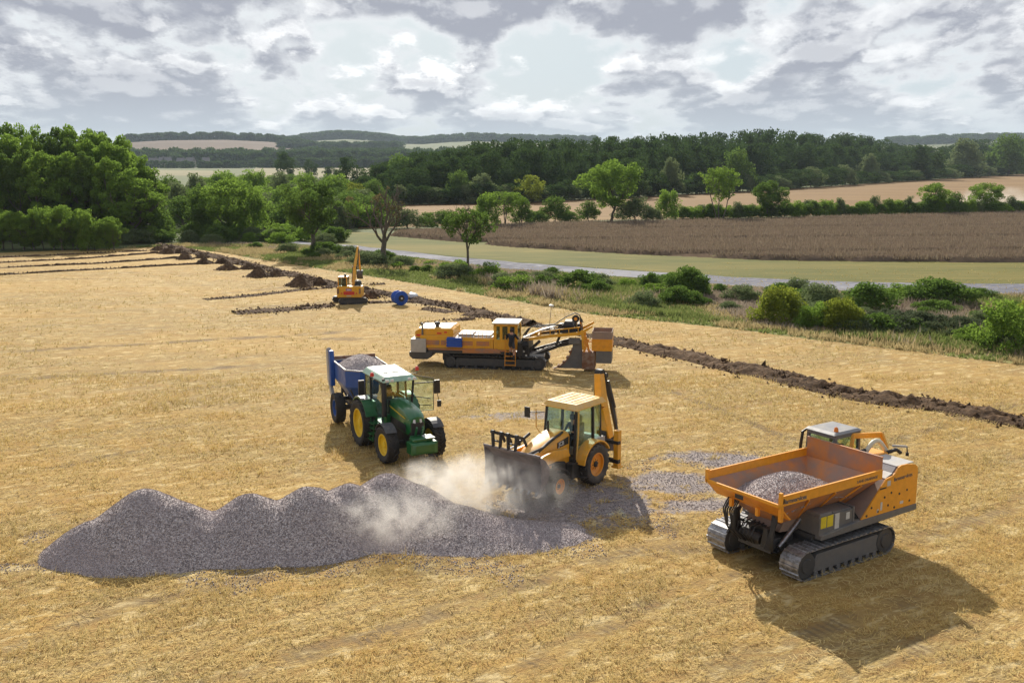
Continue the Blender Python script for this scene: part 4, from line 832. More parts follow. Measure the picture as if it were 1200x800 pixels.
b = MB(); n = 4; r0 = [(7.97, 0.02, 1.8), (9.0, .02, 1.8), (9.0, 1.48, 1.8), (7.97, 1.48, 1.8)]; r1 = [(x, y, 2.18) for x, y, _ in r0]; b.add(r0 + r1, [(k, (k + 1) % 4, 4 + (k + 1) % 4, 4 + k) for k in range(4)]); eb = b.build('box_extension', M['dusty_plate'], hb); sm = eb.modifiers.new('s', 'SOLIDIFY'); sm.thickness = .03; sm.offset = 0
b = MB(); b.box(8.18, 9.0, .03, .07, .50, 1.16); b.box(8.96, 9.0, .07, 1.4, .50, 1.16); b.box(8.18, 9.0, 1.40, 1.44, .5, 1.16); b.build('skirt', M['grey'], hb)
# man on the ladder, seen from behind
def standing(label, loc, deg, sc, shirt, trou):
    J = dict(pelvis=(0, 0, .95), belly=(0, 0, 1.12), chest=(.03, 0, 1.34), neck=(.04, 0, 1.50), head=(.06, 0, 1.62), crown=(.06, 0, 1.71), nose=(.155, 0, 1.60))
    E = [('pelvis', 'belly'), ('belly', 'chest'), ('chest', 'neck'), ('neck', 'head'), ('head', 'crown'), ('head', 'nose')]
    Rr = dict(pelvis=(.16, .12), belly=(.15, .11), chest=(.18, .12), neck=.055, head=(.085, .10), crown=.07, nose=.016); hands = []
    for s, k in ((1, 'l'), (-1, 'r')):
        J[k + 'sh'] = (.03, s * .20, 1.41); J[k + 'el'] = (.12, s * .33, 1.18); J[k + 'wr'] = (.32, s * .27, 1.26)
        E += [('chest', k + 'sh'), (k + 'sh', k + 'el'), (k + 'el', k + 'wr')]; Rr.update({k + 'sh': .07, k + 'el': .05, k + 'wr': .032}); hands += hand(J, E, Rr, k + 'wr', (1, 0, .1), s, k)
        up = .22 if s > 0 else 0
        J[k + 'hip'] = (.0, s * .10, .88); J[k + 'kn'] = (.10 + up * .4, s * .11, .50 + up * .8); J[k + 'an'] = (.0 + up * .3, s * .11, .08 + up); J[k + 'toe'] = (.17 + up * .3, s * .12, .035 + up)
        E += [('pelvis', k + 'hip'), (k + 'hip', k + 'kn'), (k + 'kn', k + 'an'), (k + 'an', k + 'toe')]; Rr.update({k + 'hip': .10, k + 'kn': .065, k + 'an': .045, k + 'toe': .04})
    zones = {shirt: ['belly', 'chest', 'lsh', 'rsh', 'lel', 'rel', 'pelvis'], 'skin': ['neck', 'head', 'crown', 'nose', 'lwr', 'rwr', 'lkn', 'rkn'] + hands, trou: ['lhip', 'rhip'], 'black': ['lan', 'ran', 'ltoe', 'rtoe']}
    return person(label, loc, deg, J, Rr, E, zones, scale=sc)
def xf(x, y): a = R(XA); return (XL[0] + x * math.cos(a) - y * math.sin(a), XL[1] + x * math.sin(a) + y * math.cos(a))
p_ = xf(3.72, -.34); standing('man in navy top and shorts climbing the ladder beside the yellow trencher cab', (p_[0], p_[1], .56), XA + 80, 1.0, 'navy', 'jean')

# ================================================================== EXCAVATOR
ex = gp(398, 357.5)
t = thing('small_excavator', 'small yellow excavator seen from behind with its boom raised, left of the trench', 'excavator', (ex[0], ex[1], 0), 0)
ua = R(16)
uc = MB(); uc.box(.2, 1.4, .9, 1.9, .18, .42); ucar = uc.build('undercarriage', M['dgrey'], t); 
for y0 in (-.15, 1.25):
    mb = MB(); mb.box(.35, 1.75, y0 + .1, y0 + .32, .12, .36); core = mb.build('crawler_track', M['dgrey'], t); core.rotation_euler = (0, 0, ua); core.location = (-.1 - (.35 if y0 > 1 else 0), .25, 0)
    crawler(core, 0, 2.25, y0, y0 + .42, .48, 34, m=M['dgrey'], frame_m=M['dgrey'])
b = MB(); b.box(-.28, 1.58, .75, 2.3, .48, .55)
pr = [(-.30, .62), (-.22, .50), (1.52, .50), (1.60, .62), (1.60, 1.30), (1.54, 1.36), (-.24, 1.36), (-.30, 1.30)]
b.prism([(x, z) for x, z in pr], .62, 1.0); b.box(-.28, 1.58, 1.0, 2.2, .55, 1.28); bd = b.build('counterweight', M['yellow'], t, bevel=.05)
b = MB(); b.box(.22, 1.08, .604, .615, .72, .98); b.prism([(-.02, .78), (.14, .78), (.06, .92)], .604, .615); b.prism([(1.16, .78), (1.32, .78), (1.24, .92)], .604, .615); b.build('red_plate', M['red'], bd)
M['lilac'] = mat('lilac_badge', (.42, .16, .38), .5)
b = MB(); b.box(.42, .86, .604, .615, 1.02, 1.2); b.build('badge', M['lilac'], bd); b = MB(); b.box(.5, .78, .596, .603, 1.06, 1.15); b.box(.45, .82, .600, .61, .60, .66); b.build('badge_mark', M['sticker'], bd)
for x in (-.27, 1.42): b = MB(); b.box(x, x + .15, .604, .615, .8, 1.2); b.build('vent', M['rust'], bd)
b = MB(); 
for x in (-.24, .42): 
    for y in (1.1, 2.1): b.beam((x, y, 1.3), (x, y, 2.0), .07, .07)
b.box(-.28, .48, 1.05, 2.15, 2.0, 2.06); cb = b.build('cab', M['orange_side'], t, bevel=.01)
b = MB(); b.box(-.2, .4, 1.08, 1.09, 1.35, 2.0); b.box(-.25, -.24, 1.12, 2.08, 1.35, 2.0); b.box(.42, .43, 1.12, 2.08, 1.35, 2.0); b.build('window_glass', M['glass_dark'], cb)
b = MB(); b.box(.0, .35, 1.3, 1.7, 1.3, 1.95); b.box(1.0, 1.5, 1.1, 1.9, 1.36, 1.7, .06, .06); b.lathe([(.1, 0), (.1, .3)], (.28, 1.3, 1.95), 'z', 12); b.build('engine_cover', M['black'], t, bevel=.03)
b = MB(); b.box(1.05, 1.4, 1.15, 1.5, 1.7, 1.78); b.build('filter_cap', M['white'], t, bevel=.03)
b = MB(); b.beam((.78, 2.2, 1.0), (.80, 2.9, 2.6), .26, .34, .22, .36, up=(0, 1, 0)); b.beam((.80, 2.9, 2.6), (.96, 3.7, 4.15), .22, .36, .14, .2, up=(0, 1, 0)); bo = b.build('boom', M['yellow'], t, bevel=.02)
b = MB(); b.beam((.95, 3.75, 4.2), (.96, 4.7, 2.2), .14, .22, .12, .14, up=(0, 1, 0)); b.build('dipper', M['yellow'], t, bevel=.015)
b = MB(); b.tube([(.62, 2.5, 1.5), (.66, 3.1, 2.8)], .05, 8); b.tube([(1.08, 2.8, 2.4), (1.04, 3.6, 4.0)], .035, 8); b.lathe([(.12, -.18), (.12, .18)], (.8, 2.9, 2.6), 'x', 12); b.build('boom_ram', M['dgrey'], bo, smooth=True)
b = MB(); b.prism(arc((4.7, 1.85), .36, 90, 280, 9) + arc((4.7, 1.85), .33, 280, 90, 9), .7, 1.2, 'x'); b.build('digging_bucket', M['dgrey'], t)

# pipe drum and sack
dx, dy = gp(468, 357)
t = thing('pipe_drum', 'blue drum of drainage pipe lying on the stubble right of the small excavator', 'drum', (dx, dy, 0), 28)
b = MB(); b.lathe([(.50, -.46), (.56, -.44), (.56, -.38), (.50, -.36), (.50, .36), (.52, .38), (.52, .44), (.46, .46)], (0, 0, .56), 'y', 28)
for k in range(9): b.lathe([(.50, -.03), (.525, 0), (.50, .03)], (0, -.32 + k * .08, .56), 'y', 28)
ob = b.build('drum_shell', M['bright_blue'], t, smooth=True)
b = MB(); b.lathe([(.24, 0), (.24, .05), (.02, .05)], (0, -.52, .56), 'y', 20); b.build('core', M['black'], t)
b = MB(); b.lathe([(.07, 0), (.07, .05), (.02, .05)], (0, -.57, .56), 'y', 12); b.tube([(0, .45, .6), (.1, .95, .62)], .05, 8); b.build('spindle', M['white'], t)
wx, wy = gp(484, 351)
bm = bmesh.new(); bmesh.ops.create_icosphere(bm, subdivisions=3, radius=.42)
for v in bm.verts: v.co.z = max(v.co.z * .78, -.25) + .25; v.co *= 1 + .07 * math.sin(v.co.x * 9 + v.co.z * 7) + .05 * math.sin(v.co.y * 15)
me = bpy.data.meshes.new('sack'); bm.to_mesh(me); bm.free()
for p in me.polygons: p.use_smooth = True
tag(link('plastic_sack', me, M['bag'], loc=(wx, wy, 0)), 'white crumpled plastic sack on the far side of the blue drum', 'sack')

# ------------------------------------------------------------------ a part that is several separate pieces becomes several objects
def split_parts(names, margin=.02):
    for o in [o for o in bpy.data.objects if o.type == 'MESH' and o.name.split('.')[0] in names]:
        me = o.data; n = len(me.vertices); par = list(range(n))
        def find(a):
            while par[a] != a: par[a] = par[par[a]]; a = par[a]
            return a
        for e in me.edges: par[find(e.vertices[0])] = find(e.vertices[1])
        isl = {}
        for v in me.vertices: isl.setdefault(find(v.index), []).append(v.index)
        co = np.array([v.co[:] for v in me.vertices]); cl = [[set(ix), co[ix].min(0) - margin, co[ix].max(0) + margin] for ix in isl.values()]; again = True
        while again:
            again = False
            for i in range(len(cl)):
                for j in range(i + 1, len(cl)):
                    if (cl[i][1] <= cl[j][2]).all() and (cl[j][1] <= cl[i][2]).all():
                        cl[i] = [cl[i][0] | cl[j][0], np.minimum(cl[i][1], cl[j][1]), np.maximum(cl[i][2], cl[j][2])]; cl.pop(j); again = True; break
                if again: break
        if len(cl) < 2: continue
        for k, (ids, _, _) in enumerate(cl):
            bm = bmesh.new(); bm.from_mesh(me); bmesh.ops.delete(bm, geom=[v for v in bm.verts if v.index not in ids], context='VERTS'); nme = bpy.data.meshes.new(o.name); bm.to_mesh(nme); bm.free()
            for m_ in me.materials: nme.materials.append(m_)
            c = o.copy(); c.data = nme; C.objects.link(c)
            if k == 0:
                for ch in list(o.children): ch.parent = c
        bpy.data.objects.remove(o)
split_parts({'camera_bracket', 'warning_sticker', 'white_label', 'yellow_label', 'coupling', 'lift_ram', 'ram_rod', 'work_lamp', 'tipping_ram', 'vent', 'hood_mark', 'window_glass', 'cab_window', 'ram_cap', 'dipper_ram', 'side_board', 'engine_side_panel', 'yellow_stripe', 'filter_cap', 'engine_cover', 'loader_arm', 'front_linkage', 'aerial_pole', 'badge_mark', 'fuel_tank', 'hood_top', 'deck_cover', 'skirt', 'side_skirt', 'pulley', 'boom_pivot', 'boom_ram', 'white_trim', 'left_mirror', 'red_plate', 'latch', 'grille'})
# ================================================================== LAND
def W(pts, z=0): return [gp(x, y, z) for x, y in pts]
def base_mat(name, cols, fine=9.0, rough=.95, stretch=(1, 1), rot=0.0, mid=.35, big=.05, bump=.6, bdist=.06, fmix=.5, warm=None):
    """cols: dark, mid, light"""
    m = bpy.data.materials.new(name); m.use_nodes = True; g = G(m.node_tree); b = m.node_tree.nodes['Principled BSDF']
    pos = g.n('ShaderNodeNewGeometry').outputs['Position']
    p = g.mapping(pos, scale=(stretch[0], stretch[1], 1), rot=(0, 0, rot))
    nf = g.noise(p, fine, 5, .7); nm_ = g.noise(p, mid, 5, .6, .3); nb = g.noise(p, big, 4, .55)
    c = g.mix(g.ss(nf, .34, .62), cols[0], cols[1]); c = g.mix(g.ss(nf, .5, .72), c, cols[2])
    c = g.mix(g.ss(nm_, .38, .66, 0, fmix), c, cols[0]); c = g.mix(g.ss(nb, .42, .62, 0, fmix), c, cols[2])
    if warm: c = g.mix(g.ss(g.noise(g.mapping(p, loc=(30, 9, 0)), mid * .5, 5, .6), .45, .68, 0, .6), c, warm)
    m.node_tree.links.new(c, b.inputs['Base Color']); b.inputs['Roughness'].default_value = rough; b.inputs['Specular IOR Level'].default_value = .15
    bn = g.n('ShaderNodeBump', i_Strength=bump, i_Distance=bdist, i_Height=nf); m.node_tree.links.new(bn.outputs[0], b.inputs['Normal'])
    m['g'] = 1; return m
M['meadow'] = base_mat('far_meadow', ((.075, .095, .035), (.11, .13, .05), (.17, .17, .075)), fine=.6, mid=.02, big=.004, bump=.2)
M['soil'] = base_mat('brown_soil', ((.042, .024, .013), (.110, .064, .034), (.22, .14, .082)), fine=3.5, mid=1.1, big=.1, bump=1.0, bdist=.12, fmix=.3)
M['grass'] = base_mat('dry_grass_strip', ((.055, .075, .010), (.13, .128, .022), (.25, .185, .05)), fine=1.5, stretch=(.12, 1.0), mid=.16, big=.03, bump=.5, fmix=.5)
M['verge'] = base_mat('rough_verge', ((.07, .075, .028), (.15, .135, .06), (.27, .215, .11)), fine=4, mid=.25, big=.06, bump=.9, bdist=.15, fmix=.6)
M['margin'] = base_mat('field_margin_grass', ((.12, .14, .035), (.20, .20, .06), (.33, .27, .11)), fine=5, mid=.25, big=.06, bump=.6, fmix=.6)
M['track_stone'] = base_mat('stone_track', ((.10, .10, .125), (.19, .19, .225), (.36, .355, .38)), fine=1.6, mid=.3, big=.08, stretch=(.5, 1), bump=.8, fmix=.45)
M['tan_field'] = base_mat('tan_stubble_field', ((.165, .095, .038), (.23, .14, .058), (.30, .195, .088)), fine=.5, stretch=(.05, .7), mid=.05, big=.012, bump=.2, fmix=.4)
M['pale_field'] = base_mat('pale_far_field', ((.17, .15, .075), (.21, .185, .095), (.26, .23, .13)), fine=.3, mid=.02, big=.008, bump=.1)
M['pink_field'] = base_mat('ploughed_far_field', ((.085, .052, .034), (.11, .07, .045), (.14, .09, .06)), fine=.1, stretch=(.3, 1), mid=.01, big=.004, bump=.1)
# ---- stubble: rows, tramlines and stone spill are mixed in by world position
m = bpy.data.materials.new('wheat_stubble'); m.use_nodes = True; M['stubble'] = m; g = G(m.node_tree); b = m.node_tree.nodes['Principled BSDF']
pos = g.n('ShaderNodeNewGeometry').outputs['Position']
ROW = R(27)
pr = g.mapping(pos, rot=(0, 0, -ROW), scale=(.30, 1.0, 1)); pr.node.vector_type = 'POINT'
rowv = g.n('ShaderNodeVectorRotate', rotation_type='Z_AXIS', i_Angle=-ROW); m.node_tree.links.new(pos, rowv.inputs['Vector']); rv = rowv.outputs[0]
rows = g.mapping(rv, scale=(.16, 1.0, 1))
n_f = g.noise(g.mapping(rv, scale=(.55, 1, 1)), 11, 4, .75); n_f2 = g.noise(pos, 26, 3, .7)
n_r = g.noise(rows, 1.3, 5, .65, .4); n_m = g.noise(pos, .45, 6, .62, .5); n_b = g.noise(g.mapping(pos, scale=(.5, 1.6, 1)), .07, 5, .55)
c = g.mix(g.ss(n_f, .36, .60), (.185, .110, .036), (.505, .350, .118)); c = g.mix(g.ss(n_f2, .52, .72, 0, .8), c, (.70, .535, .245))
rowph = g.math('ADD', g.math('MULTIPLY', g.n('ShaderNodeSeparateXYZ', i_0=rv).outputs[1], 2 * PI / .62), g.math('MULTIPLY', n_m, 2.5))
rowb = g.math('MULTIPLY', g.math('ADD', g.math('SINE', rowph), 1.0), .5)
c = g.mix(g.math('MULTIPLY', g.ss(rowb, .55, .95), g.math('MULTIPLY', g.ss(n_b, .40, .6, .15, .6), g.ss(n_f, .3, .6, .4, 1))), c, (.26, .175, .085))
c = g.mix(g.ss(n_f2, .46, .30, 0, .55), c, (.16, .10, .045))
c = g.mix(g.ss(n_r, .50, .62, 0, .70), c, (.29, .20, .09)); c = g.mix(g.ss(n_r, .44, .30, 0, .45), c, (.66, .505, .235))
c = g.mix(g.ss(n_m, .50, .66, 0, .5), c, (.50, .30, .085)); c = g.mix(g.ss(n_m, .44, .30, 0, .40), c, (.36, .28, .145))
c = g.mix(g.ss(n_b, .46, .60, 0, .50), c, (.51, .32, .095))
n_m2 = g.noise(pos, .8, 5, .65)
n_t = g.noise(g.mapping(rv, scale=(.45, 1, 1)), 2.6, 4, .65, .5)
c = g.mix(g.ss(n_t, .50, .64, 0, .62), c, (.36, .205, .065)); c = g.mix(g.ss(n_t, .47, .34, 0, .60), c, (.76, .60, .31))
sp = g.n('ShaderNodeSeparateXYZ', i_0=pos); X_, Y_ = sp.outputs[0], sp.outputs[1]
far = g.ss(Y_, 45, 75); 
bandn = g.noise(g.mapping(pos, scale=(.05, 1, 1)), .9, 4, .6); c = g.mix(g.math('MULTIPLY', far, g.ss(bandn, .5, .66, 0, .35)), c, (.48, .345, .135))
c = g.mix(g.math('MULTIPLY', far, g.ss(bandn, .46, .34, 0, .6)), c, (.37, .215, .05))
def lines(P0, P1, wdt, off=0.0, soft=.25, cleat=False):
    """a wheel track as a band around a line through two ground points"""
    dx_, dy_ = P1[0] - P0[0], P1[1] - P0[1]; L = math.hypot(dx_, dy_); nx, ny = -dy_ / L, dx_ / L
    d = g.math('ADD', g.math('MULTIPLY', X_, nx), g.math('MULTIPLY', Y_, ny)); wob = g.math('MULTIPLY', g.math('SUBTRACT', n_m, .5), .9)
    d = g.math('ABSOLUTE', g.math('ADD', g.math('SUBTRACT', d, P0[0] * nx + P0[1] * ny + off), wob))
    s_ = g.math('ADD', g.math('MULTIPLY', X_, dx_ / L), g.math('MULTIPLY', Y_, dy_ / L)); s0 = (P0[0] * dx_ + P0[1] * dy_) / L
    en = g.math('MULTIPLY', g.math('MULTIPLY', g.ss(s_, s0 - 1, s0 + 2), g.ss(s_, s0 + L + 1, s0 + L - 2)), g.ss(n_m2, .40, .60, .12, 1.0))
    if cleat: en = g.math('MULTIPLY', en, g.ss(g.math('SINE', g.math('ADD', g.math('MULTIPLY', s_, 2 * PI / .24), g.math('MULTIPLY', n_m, 3.0))), -.6, .8, .55, 1))
    return g.math('MULTIPLY', g.ss(d, wdt + soft, wdt * .4), en)
def union(ls):
    r = ls[0]
    for q in ls[1:]: r = g.math('MAXIMUM', r, q)
    return r
pale = union([lines(gp(97, 340), gp(200, 367), .35), lines(gp(97, 340), gp(140, 316), .35), lines(gp(150, 322), gp(250, 380), .35), lines(gp(170, 320), gp(300, 388), .3), lines(gp(118, 338), gp(150, 318), .3), lines(gp(205, 315), gp(330, 372), .3), lines(gp(150, 362), gp(230, 352), .3),
              lines(gp(400, 350), gp(475, 372), .3), lines(gp(440, 340), gp(520, 366), .25)])
c = g.mix(g.math('MULTIPLY', pale, g.ss(n_m, .3, .65, .05, .38)), c, (.62, .49, .28))
darkt = union([lines(gp(0, 413), gp(420, 388), .45), lines(gp(0, 445), gp(360, 425), .35), lines(gp(230, 810), gp(560, 702), .30, cleat=True), lines(gp(560, 702), gp(800, 628), .30, cleat=True), lines(gp(560, 808), gp(800, 690), .30, cleat=True), lines(gp(800, 690), gp(935, 650), .3, cleat=True), lines(gp(700, 655), gp(850, 640), .45, cleat=True), lines(gp(770, 705), gp(840, 690), .6, cleat=True), lines(gp(800, 800), gp(1100, 690), .30, cleat=True), lines(gp(960, 800), gp(1200, 715), .30, cleat=True), lines(gp(1060, 640), gp(1200, 590), .28, cleat=True), lines(gp(905, 560), gp(1200, 470), .25), lines(gp(780, 455), gp(1000, 545), .2), lines(gp(0, 760), gp(180, 700), .28, cleat=True), lines(gp(0, 560), gp(200, 520), .2), lines(gp(250, 345), gp(360, 334), .2), lines(gp(270, 362), gp(395, 354), .3), lines(gp(100, 720), gp(420, 650), .25)])
c = g.mix(g.math('MULTIPLY', darkt, g.ss(n_f, .35, .6, .45, .95)), c, (.17, .115, .06))
def ell(cx, cy, rx, ry, rot=0):
    a, bb = math.cos(rot), math.sin(rot); u = g.math('ADD', g.math('MULTIPLY', g.math('SUBTRACT', X_, cx), a / rx), g.math('MULTIPLY', g.math('SUBTRACT', Y_, cy), bb / rx))
    v = g.math('SUBTRACT', g.math('MULTIPLY', g.math('SUBTRACT', Y_, cy), a / ry), g.math('MULTIPLY', g.math('SUBTRACT', X_, cx), bb / ry))
    return g.math('SUBTRACT', 1.0, g.math('SQRT', g.math('ADD', g.math('POWER', u, 2), g.math('POWER', v, 2))))
spill = union([ell(2.2, 31.8, 3.2, 2.3, .2), ell(5.6, 34.0, 2.2, 1.5), ell(6.0, 31.6, 1.9, .75, .3), ell(8.2, 36.6, 3.0, 1.3, -.3), ell(-1.5, 29.5, 4, 2.2), ell(1.4, 43.5, 3.8, .9, .1)])
spill = g.math('ADD', spill, g.math('MULTIPLY', g.math('SUBTRACT', g.noise(pos, 1.1, 6, .65), .5), 2.1)); spm = g.math('MULTIPLY', g.ss(spill, .05, .42), g.ss(n_f, .3, .5, .55, .93))
gv = g.n('ShaderNodeTexVoronoi', i_Scale=15.0); m.node_tree.links.new(pos, gv.inputs['Vector']); gs_ = g.n('ShaderNodeSeparateColor', i_0=gv.outputs['Color'])
c = g.mix(spm, c, g.mix(gs_.outputs[0], (.17, .15, .16), (.42, .365, .36)))
soilp = union([ell(*gp(398, 397), 2.8, .9), ell(*gp(320, 364), 3.4, .6, .1), ell(4.6, 29.6, 1.5, .7), ell(*gp(100, 327), 5, .5)]); soilp = g.math('ADD', soilp, g.math('MULTIPLY', g.math('SUBTRACT', g.noise(pos, 1.7, 6, .7), .5), 2.4))
c = g.mix(g.math('MULTIPLY', g.ss(soilp, .2, .6), .55), c, (.13, .085, .045))
m.node_tree.links.new(c, b.inputs['Base Color']); b.inputs['Roughness'].default_value = .9; b.inputs['Specular IOR Level'].default_value = .2
hgt = g.math('ADD', g.math('MULTIPLY', n_f, 1.0), g.math('ADD', g.math('MULTIPLY', n_f2, .5), g.math('MULTIPLY', n_m, 1.5)))
bn = g.n('ShaderNodeBump', i_Strength=.8, i_Distance=.09, i_Height=hgt); m.node_tree.links.new(bn.outputs[0], b.inputs['Normal'])

# ---- base land: one sheet to beyond the hills
ys = np.concatenate([np.linspace(-40, 500, 28), np.linspace(540, 1200, 14), np.linspace(1250, 3600, 80), np.linspace(3800, 7000, 8)])
us = np.linspace(-1, 1, 90)
XX = []; 
Vv = np.array([(u * (300 + max(y, 0) * 1.0), y) for y in ys for u in us]); zz = terrain(Vv[:, 0], Vv[:, 1]) - .02
I = np.arange(len(ys) * len(us)).reshape(len(ys), len(us)); q = np.stack([I[:-1, :-1], I[:-1, 1:], I[1:, 1:], I[1:, :-1]], -1).reshape(-1, 4)
tag(link('ground', npmesh('ground', np.column_stack([Vv, zz]), q, 4, M['meadow'], smooth=True)), kind='structure')
def sheet(name, poly, z, m, kind='structure', edge=None):
    b = MB(); n = len(poly); b.add([(x, y, z) for x, y in poly], [tuple(range(n))]); o = b.build(name, m)
    return tag(o, kind=kind)
def resample(pl, step):
    out = [pl[0]]
    for a, c_ in zip(pl[:-1], pl[1:]):
        L = math.hypot(c_[0] - a[0], c_[1] - a[1]); n = max(1, int(L / step)); out += [(a[0] + (c_[0] - a[0]) * i / n, a[1] + (c_[1] - a[1]) * i / n) for i in range(1, n + 1)]
    return out
def rough(pl, step, amp, seed):
    """natural ragged edge"""
    p = resample(pl, step); r = np.random.default_rng(seed); k = np.convolve(r.normal(0, 1, len(p) + 8), np.ones(4) / 4, 'same')[4:-4] + r.normal(0, .4, len(p))
    out = []
    for i, (x, y) in enumerate(p):
        a, c_ = p[max(i - 1, 0)], p[min(i + 1, len(p) - 1)]; d = math.hypot(c_[0] - a[0], c_[1] - a[1]) or 1; out.append((x - (c_[1] - a[1]) / d * k[i] * amp, y + (c_[0] - a[0]) / d * k[i] * amp))
    return out
EDGE = W([(140, 291.5), (200, 288.5), (260, 296), (330, 308), (450, 326), (560, 345), (700, 369), (850, 384), (1000, 403), (1200, 428)]) + [(36, 47), (45, 36)]
sheet('stubble_field', [(-140, 118), (-140, -30), (60, -30), (60, 30)] + rough(EDGE, 1.2, .25, 1)[::-1] + W([(120, 291.8), (60, 294), (0, 296.5)]) + [(-90, 118)], 0.0, M['stubble'])
# strips beyond the field edge
TN = W([(330, 284.5), (400, 291), (500, 303.5), (590, 315), (740, 325), (850, 334), (1000, 341), (1200, 345), (1500, 357)])
TF = W([(330, 281), (400, 286.5), (500, 297), (590, 306.5), (740, 316.5), (850, 324.5), (1000, 330.5), (1200, 333), (1500, 339)])
MARG = [(x + o * .55, y + o) for (x, y), o in zip(EDGE, (2, 2.5, 5.5, 7.5, 6.0, 3.2, 2.0, 1.6, 1.4, 1.4, 1.4, 1.4))]
sheet('field_margin', rough(EDGE, 1.2, .25, 1) + rough(MARG, 1.5, .35, 2)[::-1], .004, M['margin'])
sheet('verge', rough(MARG, 1.5, .35, 2) + [(75, 40), (75, 80)] + TN[::-1], .002, M['verge'])
sheet('stone_track', rough(TN, 2, .35, 3) + rough(TF, 2, .5, 4)[::-1], .008, M['track_stone'])
BN = W([(462, 276.5), (540, 283), (600, 289), (750, 298), (900, 304.5), (1050, 306.5), (1200, 307), (1500, 308)])
BF = W([(462, 274.5), (540, 269), (600, 265.5), (750, 262), (900, 258.5), (1050, 254.5), (1200, 250.5), (1500, 246)])
sheet('grass_field', TF + BF[::-1] + W([(420, 272), (330, 274)]), .004, M['grass'])
HB = W([(420, 268), (520, 265), (600, 262), (720, 257.5), (900, 254), (1050, 250.5), (1200, 247), (1500, 242)])
FE = W([(420, 243), (470, 240), (600, 238), (700, 233), (800, 228), (900, 223), (1060, 212.5), (1200, 204), (1500, 196)])
sheet('tan_field', HB + FE[::-1], .006, M['tan_field'])
sheet('pale_field', W([(285, 207.5), (400, 209), (525, 209), (530, 199), (420, 196.6), (300, 196.6)]), .006, M['pale_field'])
sheet('pale_meadow', W([(170, 206), (262, 206), (262, 200.5), (175, 199)]), .006, M['pale_field'])
# hill fields follow the slope
def hill_sheet(name, x0, x1, y0, y1, m, fx=None):
    xs = np.linspace(x0, x1, 40); ysn = np.linspace(y0, y1, 24)
    me = grid_mesh(name, xs, ysn, lambda X, Y: terrain(X, Y) + .8, m); return tag(link(name, me), kind='structure')
hill_sheet('hill_field', -760, -330, 1480, 2080, M['pink_field'])
hill_sheet('ridge_field', -420, 130, 1960, 2280, M['pale_field'])

# ---- standing bean crop: a ragged brown mass about 0.9 m high
def inside_poly(x, y, poly):
    r = np.zeros(x.shape, bool); n = len(poly); j = n - 1
    for i in range(n):
        xi, yi = poly[i]; xj, yj = poly[j]
        c_ = ((yi > y) != (yj > y)) & (x < (xj - xi) * (y - yi) / (yj - yi + 1e-12) + xi); r ^= c_; j = i
    return r
def veg_mat(name, c0, c1, c2, trans=.25, hue=1.0):
    """leaf / stalk material: colour varies leaf by leaf (rnd) and by soft clumps"""
    m = bpy.data.materials.new(name); m.use_nodes = True; nt = m.node_tree; nt.nodes.clear(); g = G(nt)
    rnd = g.n('ShaderNodeAttribute', attribute_name='rnd').outputs['Fac']; oi = g.n('ShaderNodeObjectInfo').outputs['Random']
    tcn = g.n('ShaderNodeTexCoord').outputs['Object']; n = g.noise(tcn, .45, 3, .6)
    c = g.mix(rnd, c0, c1); c = g.mix(g.ss(n, .40, .64, 0, .8), c, c2)
    c = g.mix(g.ss(oi, 0, 1, 0, .35), c, tuple(q * .62 for q in c1))
    d = g.n('ShaderNodeBsdfDiffuse', i_Color=c); tr = g.n('ShaderNodeBsdfTranslucent', i_Color=g.mix(.5, c, tuple(min(1, q * 1.6) for q in c1)))
    a = g.n('ShaderNodeMixShader', i_0=trans, i_1=d.outputs[0], i_2=tr.outputs[0])
    g.n('ShaderNodeOutputMaterial', i_Surface=a.outputs[0]); return m
M['bean'] = veg_mat('bean_stalks', (.090, .062, .044), (.42, .335, .235), (.165, .113, .082), .15)
M['straw'] = veg_mat('straw_blades', (.26, .15, .040), (.88, .67, .31), (.58, .36, .10), .2)
M['drygrass'] = veg_mat('dry_grass_blades', (.24, .22, .085), (.54, .43, .23), (.30, .23, .11), .3)
M['greengrass'] = veg_mat('green_grass_blades', (.08, .12, .03), (.22, .26, .08), (.13, .17, .045), .35)
M['weeds'] = veg_mat('seed_heads', (.30, .21, .14), (.50, .43, .34), (.22, .13, .09), .2)
def blades(P, h, w, seed, k=1, lean=.35, rows=None):
    """k upright blades (triangles) per point"""
    r = np.random.default_rng(seed); P = np.repeat(P, k, 0); n = len(P); P = P + np.column_stack([r.normal(0, w * 1.2, (n, 2)), np.zeros(n)])
    a = r.uniform(0, PI, n); hh = h * r.uniform(.5, 1.3, n) if np.isscalar(h) else np.repeat(h, k) * r.uniform(.6, 1.2, n)
    ww = (w * r.uniform(.6, 1.4, n))[:, None]; d = np.column_stack([np.cos(a), np.sin(a), np.zeros(n)]) * ww / 2
    tip = P + np.column_stack([r.normal(0, lean, (n, 2)) * hh[:, None], hh])
    V = np.stack([P - d, P + d, tip], 1).reshape(-1, 3); return V, np.arange(3 * n).reshape(-1, 3), np.repeat(r.uniform(0, 1, n), 3)
def blade_obj(name, P, h, w, seed, m, k=1, lean=.35, kind='stuff'):
    V, Fc, rn = blades(P, h, w, seed, k, lean); me = npmesh(name, V, Fc, 3, m); setrnd(me, rn); return tag(link(name, me), kind=kind)
def scatter(n, x0, x1, y0, y1, seed, fn=None, power=1.0, fov=True):
    r = np.random.default_rng(seed); y = y0 + (y1 - y0) * r.uniform(0, 1, n) ** power; x = r.uniform(x0, x1, n)
    k = np.ones(n, bool)
    if fov: k &= np.abs(x) < (y + 3) * .56
    if fn is not None: k &= fn(x, y)
    return np.column_stack([x[k], y[k], np.zeros(k.sum())])
beanp = BN + BF[::-1]
xs = np.arange(-22, 120, .8); ysn = np.arange(105, 262, .8)
